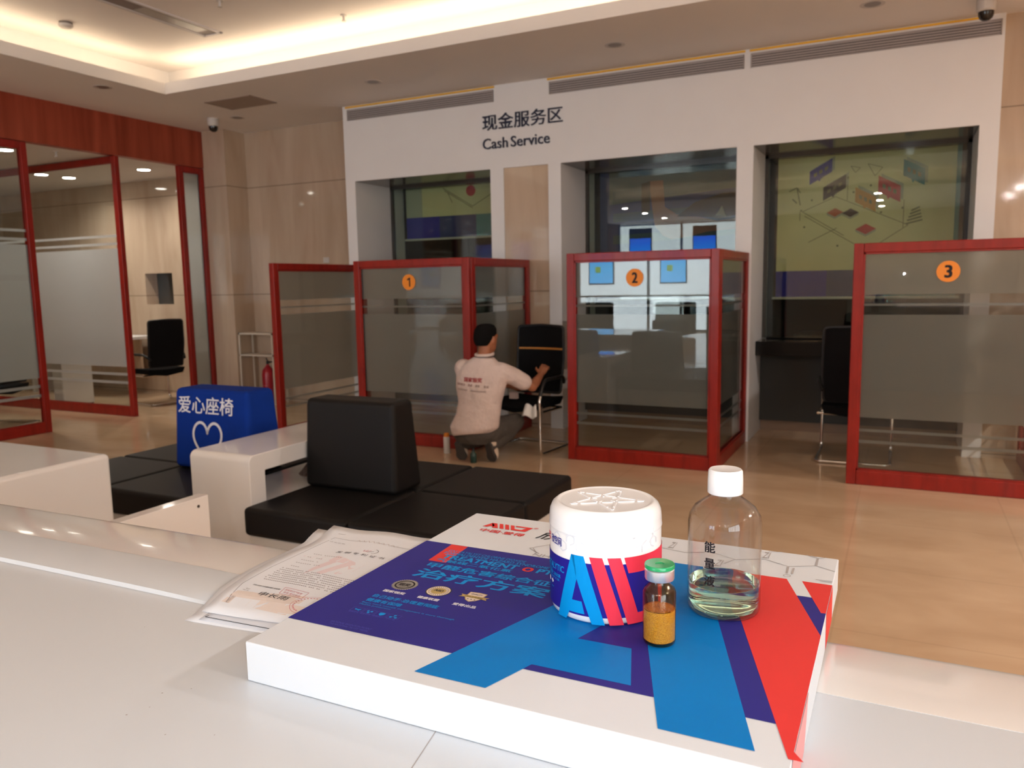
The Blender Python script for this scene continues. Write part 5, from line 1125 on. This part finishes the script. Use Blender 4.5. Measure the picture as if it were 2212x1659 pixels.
fw = (HR-WR).normalized(); sd = V((-0.75, 0.30, 0.55)); sd = (sd-fw*sd.dot(fw)).normalized(); hand(WR+fw*0.01, fw, sd, fw.cross(sd), 0.95)
fw = (HL-WL).normalized(); sd = V((0.1, 0.2, 1)); sd = (sd-fw*sd.dot(fw)).normalized(); hand(WL+fw*0.01, fw, sd, fw.cross(sd), 0.5)
man = remesh(body, 'person', M_skin, None, 0.0052, 2)
tag(man, 'kneeling man in white polo shirt and grey trousers wiping a chair', 'person')
# hair cap
h = MB(); h.loft([(hp(-0.014, 0, 0.120), hd*0.040, hs*0.034), (hp(-0.012, 0, 0.108), hd*0.074, hs*0.060), (hp(-0.012, 0, 0.078), hd*0.097, hs*0.079), (hp(-0.014, 0, 0.040), hd*0.101, hs*0.084), (hp(-0.028, 0, 0.005), hd*0.088, hs*0.080), (hp(-0.040, 0, -0.030), hd*0.068, hs*0.068), (hp(-0.046, 0, -0.052), hd*0.050, hs*0.052)], 28)
remesh(h, 'hair', M_hair, man, 0.006, 2)
# shirt
s = MB()
s.loft([(V((-3.045, 5.440, 0.222)), V((0.170, 0.02, 0.02)), V((0, 0.130, -0.02))), (V((-3.045, 5.455, 0.285)), V((0.205, 0.01, 0)), V((0, 0.150, 0))), (V((-3.02, 5.475, 0.38)), V((0.190, 0, 0)), V((0, 0.135, 0))), (V((-3.005, 5.485, 0.48)), V((0.187, 0, 0)), V((0, 0.128, 0))), (V((-2.998, 5.49, 0.60)), V((0.210, 0.01, 0)), V((0, 0.132, 0))), (V((-2.990, 5.50, 0.70)), V((0.218, 0.015, -0.006)), V((0, 0.118, 0))), (V((-2.982, 5.505, 0.765)), V((0.198, 0.015, -0.012)), V((0, 0.094, 0))), (V((-2.975, 5.505, 0.808)), V((0.125, 0.01, -0.010)), V((0, 0.078, 0))), (V((-2.970, 5.508, 0.842)), V((0.080, 0, -0.004)), V((0, 0.072, 0)))], 32)
s.limb([(SR+V((-0.02, 0, -0.01)), 0.078), (SR.lerp(ER, .35), 0.072), (SR.lerp(ER, .70), 0.068)]); s.limb([(SL+V((0.01, 0, -0.01)), 0.078), (SL.lerp(EL, .35), 0.070), (SL.lerp(EL, .68), 0.066)])
sh_ = remesh(s, 'polo_shirt', M_shirt, man, 0.008, 6)
c = MB(); ring_ = [(V((-2.968, 5.512, 0.862+0.006*sin(a)))+V((0.069*cos(a), 0.066*sin(a), 0))) for a in [2*pi*i/32 for i in range(33)]]
c.tube(ring_, 0.013, 10); c.obj('collar', M_shirt, sh_, smooth=True)
c = MB(); ring_ = [(p.x, p.y, p.z-0.013) for p in ring_]; c.tube([(p[0]+(p[0]+2.968)*0.13, p[1]+(p[1]-5.512)*0.13, p[2]) for p in ring_], 0.0022, 8); c.obj('collar_piping', M_ink, sh_, smooth=True)
# back print, shrink-fitted: placed on the shirt by casting onto its surface
from mathutils.bvhtree import BVHTree
bv = BVHTree.FromPolygons([v.co.copy() for v in sh_.data.vertices], [tuple(p.vertices) for p in sh_.data.polygons])
def onback(x, z):
    h_, n_, i_, d_ = bv.ray_cast(V((x, 5.0, z)), V((0, 1, 0))); return (x, (h_.y if h_ else 5.36)-0.0025, z)
g = MB()
def bt(s_, x0, x1, z0, z1, mi, bold, drop):
    vs, fs = glyphs(s_, bold); g.add([(lambda p, q: (p[0], p[1]-q*3, p[2]))(onback(x0+(x1-x0)*u, z0+(z1-z0)*v-drop*u), q) for u, v, q in vs], fs, mi)
bt('国家银奖', -3.085, -2.925, 0.655, 0.692, 0, 0.04, 0.004)
def blur_word(x0, x1, z0, z1, mi, n, drop):      # print too small to read in the photo: rows of short strokes
    w = (x1-x0)/n
    for c_ in range(n):
        for (a, b, c2, d) in ((0.08, 0.85, 0.78, 0.92), (0.10, 0.80, 0.42, 0.54), (0.05, 0.88, 0.05, 0.18), (0.38, 0.52, 0.05, 0.92), (0.12, 0.24, 0.20, 0.70) if c_ % 2 else (0.68, 0.80, 0.20, 0.70)):
            q = [onback(x0+w*(c_+u), z0+(z1-z0)*v-drop*(c_+u)/n) for u, v in ((a, c2), (b, c2), (b, d), (a, d))]
            g.add(q, [(0, 1, 2, 3)], mi)
blur_word(-3.165, -3.07, 0.627, 0.645, 1, 5, 0.004); blur_word(-3.045, -3.000, 0.622, 0.640, 1, 2, 0.003); blur_word(-2.980, -2.938, 0.618, 0.636, 2, 2, 0.003); blur_word(-2.912, -2.868, 0.612, 0.630, 2, 2, 0.004)
blur_word(-3.150, -3.045, 0.588, 0.600, 2, 8, 0.004); blur_word(-3.020, -2.890, 0.581, 0.592, 2, 10, 0.006)
g.obj('back_print', [mat('shirt_print_red', (0.36, 0.06, 0.06), 0.8, noise=(50, (0.33, 0.05, 0.05), 0.5)), mat('shirt_print_maroon', (0.24, 0.09, 0.08), 0.8, noise=(50, (0.22, 0.08, 0.07), 0.5)), mat('shirt_print_brown', (0.22, 0.13, 0.10), 0.8, noise=(50, (0.2, 0.12, 0.09), 0.5))], sh_)
# trousers
p = MB()
p.loft([(V((-3.05, 5.47, 0.150)), V((0.155, 0, 0)), V((0, 0.115, 0))), (V((-3.05, 5.48, 0.215)), V((0.200, 0, 0)), V((0, 0.140, 0))), (V((-3.045, 5.485, 0.280)), V((0.190, 0, 0)), V((0, 0.130, 0))), (V((-3.04, 5.49, 0.34)), V((0.165, 0, 0)), V((0, 0.115, 0)))], 28)
for a, b, c_ in ((HPR, KR, AR), (HPL, KL, AL)):
    p.limb([(a, 0.108), (a.lerp(b, .5), 0.094), (b, 0.072)]); p.limb([(b+V((0, 0, -0.01)), 0.066), (b.lerp(c_, .45)+V((0, 0, -0.02)), 0.066), (c_, 0.050)])
remesh(p, 'trousers', M_trous, man, 0.009, 6)
# shoes on their toes, soles turned to the camera
def shoe(A, yawd):
    f = V((sin(rad(yawd)), cos(rad(yawd)), 0)); sd = V((f.y, -f.x, 0))
    heel = V((A.x, A.y-0.075, 0.165)); toe = V((A.x+0.015, A.y-0.030, 0.012)); ball = heel.lerp(toe, 0.72)
    d = (toe-heel).normalized(); nrm = sd.cross(d).normalized()
    if nrm.y > 0: nrm = -nrm                                   # outward normal of the sole faces the camera
    up = -nrm
    q = MB(); q.loft([(heel+up*0.045, sd*0.020, up*0.028), (heel+d*0.02+up*0.046, sd*0.035, up*0.040), (heel+d*0.07+up*0.045, sd*0.036, up*0.042), (ball+up*0.035, sd*0.044, up*0.032), (toe+up*0.026-d*0.012, sd*0.036, up*0.022), (toe+up*0.022, sd*0.018, up*0.012)], 20)
    o = remesh(q, 'shoe', M_shoe, man, 0.005, 3)
    q = MB(); vs = []
    out = [(0.0, 0.022), (0.015, 0.034), (0.06, 0.034), (0.10, 0.036), (0.135, 0.046), (0.160, 0.042), (0.180, 0.024)]
    L_ = (toe-heel).length/0.180
    pl_ = [(heel+d*a*L_+sd*b) for a, b in out]+[(heel+d*a*L_-sd*b) for a, b in out[::-1]]
    n = len(pl_); q.add([v+up*0.014 for v in pl_]+[v-up*0.010 for v in pl_], [tuple(range(n)), tuple(range(2*n-1, n-1, -1))]+[(i, n+i, n+(i+1) % n, (i+1) % n) for i in range(n)])
    so_ = q.obj('sole', M_sole, o, bevel=0.004)
shoe(AR+V((0.0, 0.02, 0)), 10); shoe(AL+V((0.0, 0.0, 0)), -8)
# spray can and small bottle on the floor beside him
t = thing('spray_can', 'white spray can with orange cap standing by the kneeling man', 'spray can', (-3.42, 5.64, 0))
g = MB(); g.lathe([(0.026, 0), (0.027, 0.003), (0.027, 0.132), (0.024, 0.140), (0.020, 0.143)], n=28); g.obj('can', M_plain, t, smooth=True)
g = MB(); g.lathe([(0.0235, 0.141), (0.024, 0.144), (0.023, 0.166), (0.018, 0.172), (0.006, 0.173)], n=28); g.obj('cap', M_orange, t, smooth=True)
t = thing('cleaner_bottle', 'small dark green bottle standing between the soles of his shoes', 'bottle', (-3.03, 5.40, 0))
g = MB(); g.lathe([(0.024, 0), (0.026, 0.004), (0.026, 0.07), (0.012, 0.09), (0.010, 0.10)], n=24); g.obj('bottle_body', mat('dark_green_glass', (0.02, 0.05, 0.04), 0.1, noise=(30, (0.015, 0.04, 0.03), 0.5)), t, smooth=True)
g = MB(); g.lathe([(0.012, 0.10), (0.012, 0.115), (0.010, 0.118)], n=20); g.obj('cap', M_blackp, t, smooth=True)
# white cloth hanging from the chair seat, and a small carton on it
g = MB(); g.box(-0.035, 0.035, -0.02, 0.02, 0, 0.055); o = g.obj('small_carton', mat('pink_white_card', (0.62, 0.48, 0.44), 0.6, noise=(9, (0.58, 0.45, 0.41), 0.5)), None, bevel=0.002, loc=(-2.93, 5.95, 0.447)); tag(o, 'small pale carton on the seat of the chair being wiped', 'carton')
g = MB(); vs = []; fs = []
for j in range(9):
    for i in range(9): x = -0.05+0.0125*i; z = -0.012*j; vs.append((x*(1+0.05*j), -0.012*sin(i*1.1)-0.004*j, z+0.015*sin(i*0.9)))
for j in range(8):
    for i in range(8): a = j*9+i; fs.append((a, a+1, a+10, a+9))
g.add(vs, fs); o = g.obj('cleaning_cloth', M_plain, None, smooth=True, loc=(-2.70, 5.795, 0.425)); o.modifiers.new('s', 'SOLIDIFY').thickness = 0.003; tag(o, 'white cleaning cloth draped over the front of the chair seat', 'cloth')
